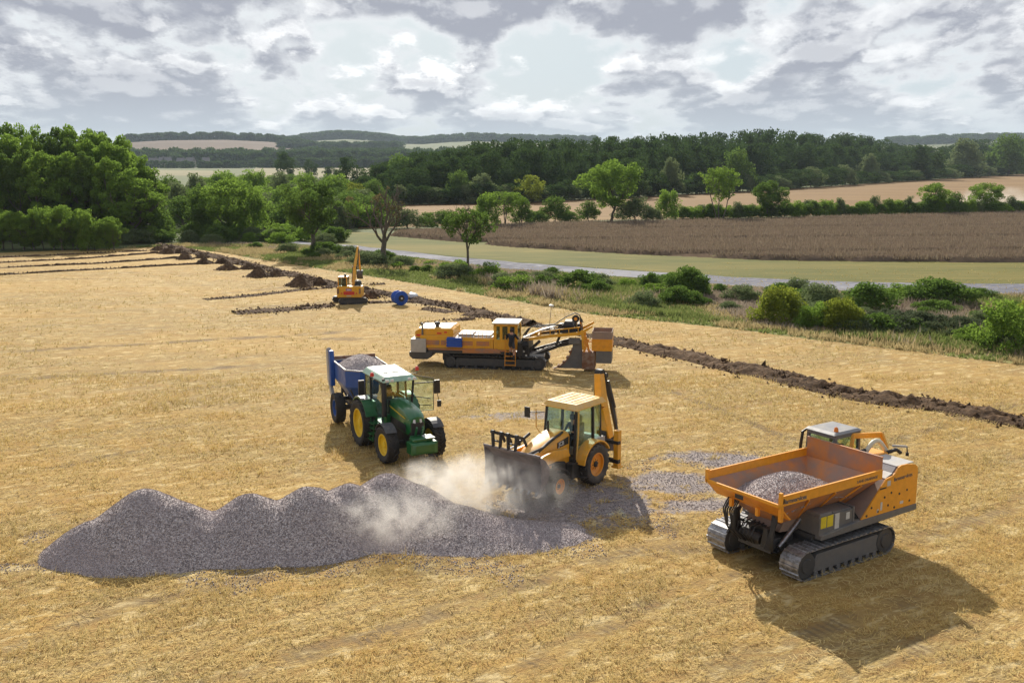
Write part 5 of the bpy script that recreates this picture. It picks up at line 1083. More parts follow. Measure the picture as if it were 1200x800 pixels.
def bz(X, Y): return np.where(inside_poly(X, Y, beanp), 0.50 + .14 * vnoise(X, Y * 2.5, 1.6, 4) + .10 * vnoise(X, Y, .9, 9) - .42 * (np.abs(((Y - .10 * X) % 21) - 10) < 1.7), 0.0)
tag(link('bean_crop', grid_mesh('bean_crop', xs, ysn, bz, M['bean'], mask=lambda X, Y, Z: Z > .1)), kind='stuff')
P = scatter(420000, -22, 115, 105, 255, 21, lambda x, y: inside_poly(x, y, beanp), 1.5)[:110000]; P[:, 2] = .25
P = P[np.abs(((P[:, 1] - .10 * P[:, 0]) % 21) - 10) > 1.5]; blade_obj('bean_stalks', P, .62, .13, 22, M['bean'], 1, .18)

# ---- soil berm beside the drain, soil streaks and heaps
def bump_strip(name, line, wid, hgt, seed, step=.25, lat=17, m=None, kind='structure', gap=0.0):
    pl = resample(line, step); n = len(pl); us_ = np.linspace(-1, 1, lat); V = np.zeros((n, lat, 3)); r = np.random.default_rng(seed)
    s = np.arange(n) * step
    for i, (x, y) in enumerate(pl):
        a, c_ = pl[max(i - 3, 0)], pl[min(i + 3, n - 1)]; d = math.hypot(c_[0] - a[0], c_[1] - a[1]) or 1; nx, ny = -(c_[1] - a[1]) / d, (c_[0] - a[0]) / d
        wv = wid * (1 + .35 * vnoise(s[i], 3.3, 2.2, seed)); sh = .25 * wid * vnoise(s[i], 9.1, 3.1, seed + 2)
        V[i, :, 0] = x + nx * (us_ * wv + sh); V[i, :, 1] = y + ny * (us_ * wv + sh)
    U = np.broadcast_to(us_, (n, lat)); X, Y = V[..., 0], V[..., 1]
    amp = np.clip(1 + .9 * vnoise(s, s * 0 + 5, 1.9, seed + 5)[:, None] - gap, 0, 2)
    Z = hgt * (1 - U ** 2) * (.55 + .45 * amp) + hgt * .8 * (1 - np.abs(U)) * (fbm(X, Y, .45, 4, seed + 8) * 1.0) * (amp > 0)
    Z = np.where(np.abs(U) > .99, -.03, np.maximum(Z, .015)) if gap == 0 else np.where((np.abs(U) > .99) | (amp <= 0.02), -.03, Z); V[..., 2] = Z
    I = np.arange(n * lat).reshape(n, lat); q = np.stack([I[:-1, :-1], I[1:, :-1], I[1:, 1:], I[:-1, 1:]], -1).reshape(-1, 4)
    # clods
    nc = int(n * step * 34); k = r.integers(0, n, nc); u = r.normal(0, .75, nc).clip(-1.7, 1.7); P_ = np.column_stack([V[k, lat // 2, 0] + (V[k, -1, 0] - V[k, lat // 2, 0]) * u, V[k, lat // 2, 1] + (V[k, -1, 1] - V[k, lat // 2, 1]) * u, np.maximum(0, hgt * (1 - u ** 2)) * .8 + .03])
    SV, SF = stones(P_, .065 * (1 if wid > .7 else .55) * (1 + np.random.default_rng(1).exponential(.35, nc)), seed)
    Vf = np.concatenate([V.reshape(-1, 3), SV]); Fc = np.concatenate([q[:, [0, 1, 2]], q[:, [0, 2, 3]], SF + n * lat]); me = npmesh(name, Vf, Fc, 3, m or M['soil']); 
    return tag(link(name, me), kind=kind)
spoil = W([(186, 287.5), (200, 290), (260, 302.5), (300, 313), (400, 335.5), (500, 354), (560, 366), (625, 381)]) + W([(720, 400), (800, 417), (900, 439), (1000, 462), (1100, 478), (1200, 495), (1300, 512)])
bump_strip('soil_berm', spoil[:8], .8, .24, 31); 
bump_strip('soil_berm', spoil[7:9], .55, .10, 33, gap=.3)
bump_strip('soil_berm', spoil[8:], 1.05, .26, 32)
for i, L in enumerate(([(-60, 305), (0, 302), (90, 298), (172, 294)], [(-60, 312), (0, 308), (100, 303), (185, 296.5)], [(-60, 318), (0, 314), (120, 308.5), (212, 302)], [(-60, 325), (0, 322), (120, 315.5), (237, 309)])):
    bump_strip('soil_ridge', W(L), .32, .15, 40 + i, step=.4, lat=9, gap=.32)
for i, (L, w_, h_) in enumerate((([(240, 351), (300, 346), (356, 339.5)], .6, .10), ([(275, 367), (330, 363), (389, 358)], .9, .14), ([(494, 380), (530, 376), (556, 374)], .35, .16), ([(625, 381), (600, 374), (560, 371), (500, 362)], .45, .16), ([(356, 340), (400, 336), (450, 333)], .4, .15), ([(432, 355), (470, 353), (520, 356)], .45, .14))):
    bump_strip('soil_streak', W(L), w_, h_, 60 + i, step=.3, lat=7, gap=.55)
heaps = [(351, 336, 325, 15, 'large dark brown soil heap left of the small excavator'), (373, 334.5, 327.5, 10, 'smaller soil heap joined to the right of the large heap nearest the excavator'), (301, 325, 316, 13, 'pointed brown soil heap second in the row from the small excavator'), (321, 324, 317.5, 11, 'low soil heap touching the right side of the second heap in the row'),
         (265, 316.5, 310, 11, 'brown soil heap third in the row from the small excavator'), (290, 315.5, 310, 9.5, 'flattened soil heap between the third and second pointed heaps'), (237, 309.5, 303.7, 9.5, 'rounded dark soil heap at the end of the nearest long soil ridge'), (259, 309, 304, 8.5, 'small soil heap beside the rounded heap, touching the soil berm'),
         (216, 304, 296.5, 9.5, 'lighter brown pointed soil heap at the end of the second soil ridge'), (235, 302.5, 298, 8, 'low soil heap right of the lighter pointed heap by the berm'), (195, 297.5, 292, 9, 'soil heap in front of the scrub at the end of the third soil ridge'), (208, 297, 292.5, 6.5, 'tiny soil heap right next to the heap at the third ridge'),
         (185, 293.8, 289.5, 9, 'furthest soil heap at the foot of the scrub on the left'), (200, 292.3, 289, 6, 'tiny furthest soil heap at the very start of the berm'), (434, 349.5, 342.5, 11, 'brown soil heap between the small excavator and the blue drum')]
for i, (px, pb, pt, hw, lab) in enumerate(heaps):
    x, y = gp(px, pb); ppm = (pb - YH) / HC; rad = hw * 1.15 / ppm; y += rad * .55; hh = (pb - pt) / ppm * 1.3
    gx = np.linspace(-rad * 1.25, rad * 1.25, 34)
    def zf(X, Y, i=i, rad=rad, hh=hh):
        d = np.hypot(X * (1 + .12 * np.sin(i)), Y * 1.05) / rad * (1 + .18 * vnoise(X + 9 * i, Y, rad * .7, 3)); z = hh * np.clip(1.06 - d, -.1, 1) ** .95 if False else hh * np.where(d < .12, .97 - d * d * 4, np.clip(1.03 - d, -.2, 1)); return z + .10 * fbm(X, Y + 7 * i, .5, 3, 5) * (z > 0) - .01
    r = np.random.default_rng(70 + i); ng = 160; aa = r.uniform(0, 2 * PI, ng); rr = rad * r.uniform(.1, 1.35, ng); P_ = np.column_stack([rr * np.cos(aa), rr * np.sin(aa), np.maximum(0, zf(rr * np.cos(aa), rr * np.sin(aa))) + .02])
    me = grid_mesh('soil_heap', gx, gx, zf, M['soil'], mask=lambda X, Y, Z: Z > -.06, extra=stones(P_, .07, 70 + i))
    tag(link('soil_heap', me, loc=(x, y, 0)), lab, 'soil heap', 'soil heaps along the trench')

# ---- crushed stone pile with its four tipped loads and trodden tail
peaks = [(-10.75, 28.3, 1.72, 1.0), (-12.2, 27.7, .95, 1.05), (-9.7, 28.1, 1.36, 1.0), (-7.75, 28.6, 1.50, 1.0), (-6.1, 28.9, 1.62, 1.0), (-5.0, 29.6, 1.45, 1.0), (-3.9, 30.5, 1.50, 1.0), (-3.0, 30.3, 1.2, 1.0)]
tailp = [(-2.4, 29.6, .95, .42), (-1.0, 29.2, .55, .30), (.3, 28.9, .30, .28)]
def pile(X, Y):
    zs = []
    for px, py, h, s in peaks: d = np.hypot(X - px, Y - py); zs.append(h + .34 - np.sqrt(.13 + (d * .80 * s) ** 2))
    for px, py, h, s in tailp: d = np.hypot((X - px) * .55, Y - py); zs.append(h - d * s)
    zs = np.array(zs); k = 11.0; z = np.log(np.exp(zs * k).sum(0)) / k - .05
    z += .035 * fbm(X, Y, 1.6, 4, 3) + .02 * vnoise(X, Y, .25, 8)
    z -= .5 * np.exp(-(((X + .1) / 1.5) ** 2 + ((Y - 31.2) / 1.2) ** 2))
    return np.where(z < .25, z - .0, z)
gx = np.arange(-15.5, 3.6, .075); gy = np.arange(24.2, 34.2, .075)
r = np.random.default_rng(5); n = 260000; sx_, sy_ = r.uniform(-15.5, 3.5, n), r.uniform(24.2, 34, n); sz_ = pile(sx_, sy_) ; k = (sz_ > -.04 * r.uniform(0, 1, n) - .0); P_ = np.column_stack([sx_[k], sy_[k], np.maximum(sz_[k], 0) + .004])
me = grid_mesh('gravel_pile', gx, gy, pile, M['gravel'], mask=lambda X, Y, Z: Z > -.05, extra=stones(P_, .013, 6))
tag(link('gravel_pile', me), 'long grey purple pile of crushed stone with several rounded humps in the foreground', 'gravel pile')
# loose chips scattered over the trodden ground
def spillf(x, y):
    e = lambda cx, cy, rx, ry: 1 - np.hypot((x - cx) / rx, (y - cy) / ry)
    return (np.max([e(2.4, 31.6, 3.6, 2.9), e(5.6, 34, 2.4, 1.7), e(6, 31.6, 2.1, .9), e(8.2, 36.6, 3.2, 1.4), e(-6, 27.8, 7.4, 2.6)], 0) + vnoise(x, y, 1.2, 4) * .5) > .12
P_ = scatter(60000, -15, 13, 23.5, 38.5, 8, spillf); P_[:, 2] = .012
V_, F_ = stones(P_, .022, 9); tag(link('loose_stones', npmesh('loose_stones', V_, F_, 3, M['gravel'])), kind='stuff')

# ---- stubble stalks and loose straw near the camera
def clear(x, y):
    return ~((pile(x, y) > -.02) & (x > -15.5) & (x < 3.5) & (y > 24.2) & (y < 34)) & ~(spillf(x, y) & (vnoise(x, y, .5, 2) > -.5))
def dens_(x, y): return clear(x, y) & ((fbm(x, y, 2.5, 3, 12) + .8 * vnoise((x * math.cos(ROW) + y * math.sin(ROW)) * .15, -x * math.sin(ROW) + y * math.cos(ROW), .55, 14)) > -.45)
RUTS = [((230, 810), (560, 702)), ((560, 702), (800, 628)), ((560, 808), (800, 690)), ((800, 690), (935, 650)), ((700, 655), (850, 640)), ((800, 800), (1100, 690)), ((960, 800), (1200, 715)), ((1060, 640), (1200, 590)), ((0, 760), (180, 700))]
def rut(x, y):
    m_ = np.zeros(x.shape)
    for a_, b_ in RUTS:
        P0, P1 = gp(*a_), gp(*b_); L = math.hypot(P1[0] - P0[0], P1[1] - P0[1]); ux, uy = (P1[0] - P0[0]) / L, (P1[1] - P0[1]) / L
        s_ = (x - P0[0]) * ux + (y - P0[1]) * uy; d_ = np.abs(-(x - P0[0]) * uy + (y - P0[1]) * ux); m_ = np.maximum(m_, (d_ < .42) * (s_ > 0) * (s_ < L))
    return m_
def stub(y0, y1, rowd, stepd, h, w_, k, seed, name, m, fade=False):
    """tufts of cut stalks standing along the drilled rows"""
    r = np.random.default_rng(seed); ca, sa = math.cos(ROW), math.sin(ROW)
    us_ = np.arange(-y1, y1 * 1.3, stepd); vs_ = np.arange(-y1 * .6, y1 * 1.3, rowd); U, V_ = np.meshgrid(us_, vs_); U = U.ravel(); V_ = V_.ravel(); U = U + r.normal(0, stepd * .35, U.size); V_ = V_ + r.normal(0, rowd * .13, V_.size) + .25 * vnoise(U, V_, 9, 3)
    x = U * ca - V_ * sa; y = U * sa + V_ * ca; kk = (y > y0) & (y < y1) & (np.abs(x) < (y + 3) * .56); x, y, U, V_ = x[kk], y[kk], U[kk], V_[kk]
    dn = .42 - .55 * rut(x, y) + .55 * fbm(x, y, 3.2, 3, 12) + .45 * vnoise(U * .12, V_, .9, 14); kk = (r.uniform(0, 1, len(x)) < dn) & clear(x, y)
    if fade: kk &= r.uniform(0, 1, len(x)) < np.clip((y1 - y) / (y1 - y0) * 1.3, 0, 1)
    P_ = np.column_stack([x[kk], y[kk], np.zeros(kk.sum())]); n = len(P_); hh = h * (.6 + .8 * r.uniform(0, 1, n)) * (1 + .5 * np.clip(fbm(P_[:, 0], P_[:, 1], 1.6, 2, 30), -.6, 1))
    r2 = np.random.default_rng(seed + 5); Pk = np.repeat(P_, k, 0); Pk[:, :2] += r2.normal(0, .035 + w_ * .8, (len(Pk), 2)); hk = np.repeat(hh, k)
    V, Fc, rn = blades(Pk, hk, w_, seed, 1, .5); tone = np.repeat(np.repeat(.5 + .5 * vnoise(P_[:, 0], P_[:, 1], 1.1, 8), k), 3); me = npmesh(name, V, Fc, 3, m); setrnd(me, np.clip(rn * .6 + tone * .5, 0, 1)); return tag(link(name, me), kind='stuff')
stub(14, 30, .26, .11, .15, .020, 6, 51, 'stubble_stalks', M['straw'])
stub(30, 52, .32, .20, .15, .034, 5, 53, 'stubble_stalks', M['straw'])
stub(52, 110, .55, .42, .13, .06, 3, 55, 'stubble_stalks', M['straw'], True)
P_ = scatter(130000, -26, 26, 14, 44, 57, lambda x, y: clear(x, y) & ((rut(x, y) < .5) | (vnoise(x, y, .5, 5) > .1))); n = len(P_); r = np.random.default_rng(58); a = r.uniform(0, 2 * PI, n); L = r.uniform(.06, .22, n)
d = np.column_stack([np.cos(a) * L, np.sin(a) * L, r.uniform(-.01, .05, n)]); pn = np.column_stack([-np.sin(a), np.cos(a), np.zeros(n)]) * .007; P_[:, 2] = r.uniform(.02, .07, n)
me = npmesh('loose_straw', np.stack([P_ - pn, P_ + d - pn, P_ + d + pn, P_ + pn], 1).reshape(-1, 3), np.arange(4 * n).reshape(-1, 4), 4, M['straw']); setrnd(me, np.repeat(r.uniform(.4, 1, n), 4)); tag(link('loose_straw', me), kind='stuff')
# verge grasses and seed heads
vp = MARG + [(75, 40), (75, 80)] + TN[::-1]
P_ = scatter(300000, -60, 60, 50, 150, 61, lambda x, y: inside_poly(x, y, vp), 1.0)[:80000]
hgt = (.22 + .34 * np.clip(fbm(P_[:, 0], P_[:, 1], 6, 3, 5) + .5, 0, 1.5)); sel = fbm(P_[:, 0], P_[:, 1], 9, 3, 15) + .25 * np.random.default_rng(1).normal(0, 1, len(P_))
tn = np.array(resample(TN, 1.0)); dmin = np.min(np.hypot(P_[:, None, 0] - tn[None, ::3, 0], P_[:, None, 1] - tn[None, ::3, 1]), 1); hgt = hgt * np.clip(dmin / 5, .25, 1)
blade_obj('dry_grass', P_[(sel > .10) & (sel < .60)], hgt[(sel > .10) & (sel < .60)], .09, 62, M['drygrass'], 4, .35)
blade_obj('green_grass', P_[sel <= .10], hgt[sel <= .10], .10, 63, M['greengrass'], 4, .35)
blade_obj('seed_heads', P_[sel >= .60], hgt[sel >= .60] * 1.5, .11, 64, M['weeds'], 3, .3)
mp = EDGE + MARG[::-1]
P_ = scatter(200000, -60, 60, 45, 135, 65, lambda x, y: inside_poly(x, y, mp), 1.0)[:16000]; sel = fbm(P_[:, 0], P_[:, 1], 5, 3, 25) - .004 * (P_[:, 1] - 85)
blade_obj('green_grass', P_[sel < .05], .22, .10, 66, M['greengrass'], 3, .4); blade_obj('dry_grass', P_[sel >= .05], .35, .09, 67, M['drygrass'], 3, .4)
# ================================================================== TREES, BUSHES, HEDGES
M['leaf_mid'] = veg_mat('broad_leaves', (0.052, 0.101, 0.020), (0.148, 0.235, 0.046), (0.096, 0.148, 0.031), .35)
M['leaf_bright'] = veg_mat('bright_leaves', (0.078, 0.148, 0.020), (0.217, 0.330, 0.052), (0.131, 0.209, 0.035), .40)
M['leaf_dark'] = veg_mat('dark_leaves', (0.024, 0.052, 0.017), (0.078, 0.131, 0.038), (0.046, 0.078, 0.023), .25)
M['leaf_grey'] = veg_mat('grey_green_leaves', (0.078, 0.113, 0.049), (0.209, 0.260, 0.113), (0.122, 0.157, 0.070), .3)
M['leaf_yellow'] = veg_mat('yellowing_leaves', (.09, .13, .018), (.25, .29, .04), (.15, .19, .025), .4)
M['leaf_brown'] = veg_mat('thin_brown_leaves', (.075, .065, .030), (.16, .13, .06), (.10, .09, .035), .3)
M['bark'] = mat('bark', (.10, .078, .058), .9, col2=(.18, .15, .12), vscale=5, bump=.6, bscale=14)
M['bramble'] = veg_mat('bramble_leaves', (.045, .065, .028), (.15, .18, .10), (.075, .10, .045), .2)

def leaf_mesh(name, clumps, m, leaf, seed, per=26, flat=.75):
    """clumps (k,4): centre + radius -> many small quads spread through each clump's volume"""
    r = np.random.default_rng(seed); Cc = np.asarray(clumps); area = Cc[:, 3] ** 2; cnt = np.maximum(4, (per * area / area.mean())).astype(int)
    idx = np.repeat(np.arange(len(Cc)), cnt); n = len(idx)
    d = r.normal(0, 1, (n, 3)); d /= np.linalg.norm(d, axis=1)[:, None]; rad = r.uniform(.35, 1.0, n) ** .6
    P = Cc[idx, :3] + d * (Cc[idx, 3] * rad)[:, None] * np.array([1, 1, flat])
    u = r.normal(0, 1, (n, 3)); u /= np.linalg.norm(u, axis=1)[:, None]; v = np.cross(u, r.normal(0, 1, (n, 3))); v /= np.linalg.norm(v, axis=1)[:, None]
    s = (leaf * r.uniform(.55, 1.25, n))[:, None]
    V = np.stack([P - u * s, P - v * s * .62, P + u * s, P + v * s * .62], 1).reshape(-1, 3); me = npmesh(name, V, np.arange(4 * n).reshape(-1, 4), 4, m)
    cr = r.uniform(0, 1, len(Cc))[idx] * .55 + r.uniform(0, .45, n); setrnd(me, np.repeat(cr, 4)); return me
def limbs(b, p, d, L, r0, depth, rnd, tips, spread=.6, up=.25, kids=3, minr=.012):
    pts = [p]; q = Vector(p); dd = Vector(d).normalized()
    for i in range(4):
        dd = (dd + Vector((rnd.gauss(0, .12), rnd.gauss(0, .12), rnd.gauss(up * .25, .08)))).normalized(); q = q + dd * L / 4; pts.append(tuple(q))
    b.tube(pts, [r0 * (1 - .12 * i) for i in range(5)], 7 if r0 > .05 else 4, caps=False)
    tips.append((tuple(q), depth))
    if depth == 0: return
    for k in range(kids):
        a = 2 * PI * (k + rnd.random() * .7) / kids; s = spread * rnd.uniform(.7, 1.2); side = dd.orthogonal().normalized(); side.rotate(Matrix.Rotation(a, 3, dd)); nd = (dd + side * s + Vector((0, 0, up))).normalized()
        st = Vector(pts[4 if k == 0 else rnd.choice([2, 3, 4])]); limbs(b, tuple(st), nd, L * rnd.uniform(.6, .82), r0 * .58, depth - 1, rnd, tips, spread, up, kids, minr)
PROTO = {}
def tree_proto(kind, H, Wd, seed, leaf, per, m, base=.18, trunks=1, shape='round', nclump=70, crad=.16, depth=2, bare=False, tr=.022, kids=3, skel=True):
    """unit tree: height H, crown width Wd; returns (trunk mesh, crown mesh, H, Wd)"""
    rnd = random.Random(seed); r = np.random.default_rng(seed); tips = []; b = MB()
    if skel:
        for k in range(trunks):
            x = (k - (trunks - 1) / 2) * Wd * .10; lean = Vector((rnd.gauss(0, .08) + x * .25, rnd.gauss(0, .08), 1)); q = Vector((x, 0, -.1)); pts = [tuple(q)]
            for i in range(4): q = q + lean * H * (base + .14) / 4 + Vector((rnd.gauss(0, .012), rnd.gauss(0, .012), 0)) * H; pts.append(tuple(q))
            b.tube(pts, [H * tr * f for f in (1.35, 1.0, .9, .82, .7)], 10, caps=False)
            for j in range(4):
                a = 2 * PI * (j + rnd.random() * .6) / 4; limbs(b, pts[3 if j % 2 else 4], (math.cos(a) * .75, math.sin(a) * .75, .8), H * .26, H * tr * .5, depth, rnd, tips, .65, .22, kids)
            limbs(b, pts[4], (0, 0, 1), H * .28, H * tr * .6, depth, rnd, tips, .5, .3, kids)
        trunk = b.build('trunk_tmp', M['bark'], smooth=True); tm = trunk.data; bpy.data.objects.remove(trunk)
    else: tm = None
    zc0, zc1 = H * base, H; cz, rz = (zc0 + zc1) / 2, (zc1 - zc0) / 2; cl = []
    for k in range(nclump * 4):
        if len(cl) >= nclump: break
        d = r.normal(0, 1, 3); d /= np.linalg.norm(d); f = r.uniform(.35, 1) ** .5
        wob = 1 + .22 * math.sin(3 * math.atan2(d[1], d[0]) + seed) + .16 * math.sin(7 * d[2] + 2 * math.atan2(d[1], d[0]) + seed * 2)
        p = np.array([d[0] * Wd / 2 * f * wob, d[1] * Wd / 2 * f * wob, cz + d[2] * rz * f * (1 + .08 * math.sin(5 * math.atan2(d[1], d[0])))])
        t = (p[2] - zc0) / (zc1 - zc0)
        if shape == 'tall': p[:2] *= .62 + .5 * math.sin(PI * min(1, max(0, t * .9 + .12)))
        if shape == 'wide': p[2] = cz + (p[2] - cz) * .9 + .06 * H; p[:2] *= 1.05 if t > .35 else .8
        if shape == 'dome': p[2] = H * .1 + abs(d[2]) * H * .82 * f; p[:2] *= 1.0
        rad = crad * Wd * r.uniform(.55, 1.25); p[2] = min(p[2], H - rad * .6); cl.append((*p, rad))
    if bare: cl = [(*Vector(tp), crad * Wd * rnd.uniform(.4, 1.0)) for tp, dpt in tips if dpt == 0 and rnd.random() < bare]
    elif skel: cl += [(*Vector(tp), crad * Wd * rnd.uniform(.5, .9)) for tp, dpt in tips if dpt == 0 and rnd.random() < .5 and tp[2] < H * .95]
    cm = leaf_mesh('crown', cl, m, leaf, seed, per)
    v = np.empty(len(cm.vertices) * 3, np.float32); cm.vertices.foreach_get('co', v); v = v.reshape(-1, 3)
    PROTO[kind] = (tm, cm, float(np.percentile(v[:, 2], 99.7)), float(np.percentile(np.abs(v[:, 0]), 98) * 2)); return PROTO[kind]
for s in range(3):
    mt_ = ('leaf_bright', 'leaf_mid', 'leaf_bright')[s]
    tree_proto(f'wood{s}', 15, 8.5, 10 + s, .23, 90, M[mt_], base=.10, shape='tall', nclump=125, crad=.125)
    tree_proto(f'field{s}', 9, 8.2, 20 + s, .17, 95, M[('leaf_bright', 'leaf_mid', 'leaf_bright')[s]], base=.12, shape='wide', nclump=90, crad=.12)
    tree_proto(f'far{s}', 16, 12, 30 + s, .42, 60, M['leaf_dark'], base=.0, shape='round', nclump=60, crad=.17, skel=False)
    tree_proto(f'bush{s}', 3, 4.2, 40 + s, .12, 70, M[('leaf_mid', 'leaf_bright', 'leaf_grey')[s]], base=.0, shape='dome', nclump=70, crad=.15, skel=False)
    tree_proto(f'scrub{s}', 6.5, 6.5, 50 + s, .19, 60, M[('leaf_mid', 'leaf_bright', 'leaf_grey')[s]], base=.0, shape='dome', nclump=80, crad=.16, depth=1, tr=.02)
tree_proto('bushdark', 2.5, 4, 47, .10, 110, M['leaf_mid'], base=.0, shape='dome', nclump=80, crad=.14, skel=False)
tree_proto('bushyellow', 2.5, 4, 48, .10, 100, M['leaf_yellow'], base=.0, shape='dome', nclump=70, crad=.15, skel=False)
tree_proto('scrubyellow', 6, 6, 49, .19, 60, M['leaf_yellow'], base=.06, shape='round', nclump=60, crad=.16, depth=1)
tree_proto('slim', 9, 6.5, 61, .16, 60, M['leaf_bright'], base=.35, trunks=3, shape='round', nclump=44, crad=.13, tr=.012)
tree_proto('fielda', 7.6, 6.6, 71, .13, 85, M['leaf_mid'], base=.20, shape='wide', nclump=80, crad=.11, tr=.034, depth=3)
tree_proto('fieldb', 7.0, 5.6, 72, .10, 26, M['leaf_brown'], base=.22, bare=.15, crad=.075, tr=.040, depth=3)
tree_proto('fieldc', 6.2, 5.2, 73, .12, 60, M['leaf_mid'], base=.34, shape='wide', nclump=42, crad=.10, tr=.026, depth=3)
tree_proto('distant', 13, 12, 81, 1.3, 16, M['leaf_dark'], base=.0, shape='round', nclump=26, crad=.22, skel=False)

def plant(kind, px, pb, pt, wpx, label, cat, name, group=None, rot=None, z=None):
    """stand a tree so that its foot is at bearing px, row pb, with the height and width the photo gives it"""
    x, y = gp(px, pb); ppm = F / math.hypot(y, HC); tm, cm, H, Wd = PROTO[kind]
    h = (pb - pt) / ppm * 1.02; wd = wpx / ppm; rot = random.uniform(0, 2 * PI) if rot is None else rot
    if tm is None:
        o = link(name, cm, loc=(x, y, 0)); o.scale = (wd / Wd, wd / Wd, h / H); o.rotation_euler = (0, 0, rot); tag(o, label, cat, group); return o
    o = bpy.data.objects.new(name, None); C.objects.link(o); o.location = (x, y, 0); o.scale = (wd / Wd, wd / Wd, h / H); o.rotation_euler = (0, 0, rot); tag(o, label, cat, group)
    link('trunk', tm, parent=o); link('crown', cm, parent=o); return o
rr = random.Random(4)
# the three field trees and the named ones on the right
plant('fielda', 364, 297, 216, 66, 'leafy tree with a leaning trunk, leftmost of the three trees along the verge', 'tree', 'hedgerow_tree', rot=.6)
plant('fieldb', 449, 309, 222, 56, 'half bare brown tree with dead branches standing between two leafy trees', 'tree', 'bare_tree', rot=1.2)
plant('fieldc', 548, 319, 247, 64, 'small green tree with a slim trunk nearest the stone track', 'tree', 'hedgerow_tree', rot=2.2)
plant('field0', 716, 259, 191, 64, 'large bright green tree in the middle of the hedge by the tan field', 'tree', 'hedgerow_tree', rot=.3)
plant('slim', 843, 257, 199, 42, 'slender several stemmed tree between the hedge bushes at right centre', 'tree', 'slender_tree', rot=.1)
plant('field1', 900, 255, 214, 42, 'round green tree in the hedge right of the slender tree', 'tree', 'hedgerow_tree')
plant('scrub1', 782, 258, 224, 28, 'pointed bright green bush standing alone before the tan field', 'bush', 'hedge_bush')
plant('scrub0', 650, 260, 231, 36, 'round green bush left of the large bright tree', 'bush', 'hedge_bush')
plant('scrub0', 690, 259, 236, 26, 'low green bush at the left foot of the large bright tree', 'bush', 'hedge_bush')
plant('scrub2', 745, 259, 232, 46, 'wide dull bush at the right foot of the large bright tree', 'bush', 'hedge_bush')
plant('slim', 592, 265, 226, 42, 'light stemmed small tree at the left end of the tan field hedge', 'tree', 'slender_tree', rot=1.5)
plant('scrub1', 570, 266, 228, 30, 'bright shrubby tree beside the light stemmed tree', 'tree', 'shrubby_tree')
plant('scrub0', 612, 264, 234, 28, 'leafy bush between the light stemmed tree and the round bush', 'bush', 'hedge_bush')
plant('scrub2', 478, 268, 246, 44, 'spreading grey green bush behind the half bare tree', 'bush', 'hedge_bush')
plant('scrub0', 520, 268, 247, 46, 'dark bush behind and left of the small verge tree', 'bush', 'hedge_bush')
plant('field2', 1095, 252, 216, 32, 'dark round tree left of the dust in the right hand hedge', 'tree', 'hedgerow_tree')
plant('field0', 1155, 250, 216, 34, 'bright round tree standing in the dust at the right edge', 'tree', 'hedgerow_tree', rot=2)
plant('scrub0', 1118, 251, 226, 24, 'small bush between the two round trees at the right edge', 'bush', 'hedge_bush')
plant('slim', 412, 268, 236, 20, 'thin bare stemmed sapling beyond the verge, left of the half bare tree', 'tree', 'sapling')
# hedge along the front of the tan field
for i, px in enumerate(range(800, 1290, 8)):
    pb = 256.5 - (px - 800) * .0165 + rr.uniform(-.5, .5); tp = pb - rr.uniform(13, 20) - (4 if px > 1180 else 0) * 0
    plant(('scrub0', 'scrub2', 'scrub1', 'bush0', 'bush1')[(i * 7) % 5], px, pb, tp + rr.uniform(-3, 3), rr.uniform(17, 25), 'bush in the low green hedge between the brown crop and the tan field', 'hedge bush', 'hedge_bush', 'low hedge before the tan field')
for i, px in enumerate((425, 440, 500, 545, 630, 668, 765)):
    pb = 266 - (px - 425) * .02; plant(('scrub2', 'bush0', 'scrub0')[i % 3], px, pb, pb - rr.uniform(11, 17), rr.uniform(18, 28), 'bush in the gappy hedge left of the large bright tree', 'hedge bush', 'hedge_bush', 'gappy hedge at centre')
# dark hedge and shrubs along the back of the tan field
for i, px in enumerate(range(430, 1290, 10)):
    pb = np.interp(px, [420, 470, 600, 700, 800, 900, 1060, 1200, 1300], [243, 240, 238, 233, 228, 223, 212.5, 204, 199]); hh = rr.uniform(15, 24) if px < 1000 else rr.uniform(11, 15)
    plant('far%d' % (i % 3) if i % 4 else 'scrub2', px, pb, pb - hh, rr.uniform(24, 34), 'rounded bush in the dark hedge behind the tan field', 'hedge bush', 'hedge_bush', 'hedge behind the tan field')
for px, pb, pt, wd, k, lab in ((862, 224, 177, 42, 'scrub0', 'large rounded tree standing out in front of the dark wood'), (786, 229, 187, 26, 'scrub2', 'grey green tree in front of the wood at centre right'), (742, 232, 188, 42, 'far1', 'broad dark tree behind the large bright hedge tree'), (766, 230, 200, 34, 'far2', 'low broad tree right of the broad dark tree at the wood edge'),
                          (620, 238, 207, 36, 'scrubyellow', 'yellow green bush at the back of the tan field'), (565, 238, 205, 34, 'scrub2', 'grey bush at the back edge of the tan field'), (538, 238, 202, 36, 'scrub0', 'green tree at the left end of the tan field back hedge'), (1017, 214, 182, 24, 'scrub2', 'pale green tree by the hedge in front of the wood'), (820, 227, 205, 36, 'scrub0', 'bush in the hedge left of the large rounded tree'),
                          (1130, 208, 165, 44, 'scrub2', 'pale green tree at the right end of the wood'), (1180, 206, 160, 52, 'scrub0', 'tall spreading tree at the right edge of the wood'), (1080, 211, 172, 44, 'far0', 'dark rounded tree near the right end of the wood')):
    plant(k, px, pb, pt, wd, lab, 'tree', 'edge_tree')
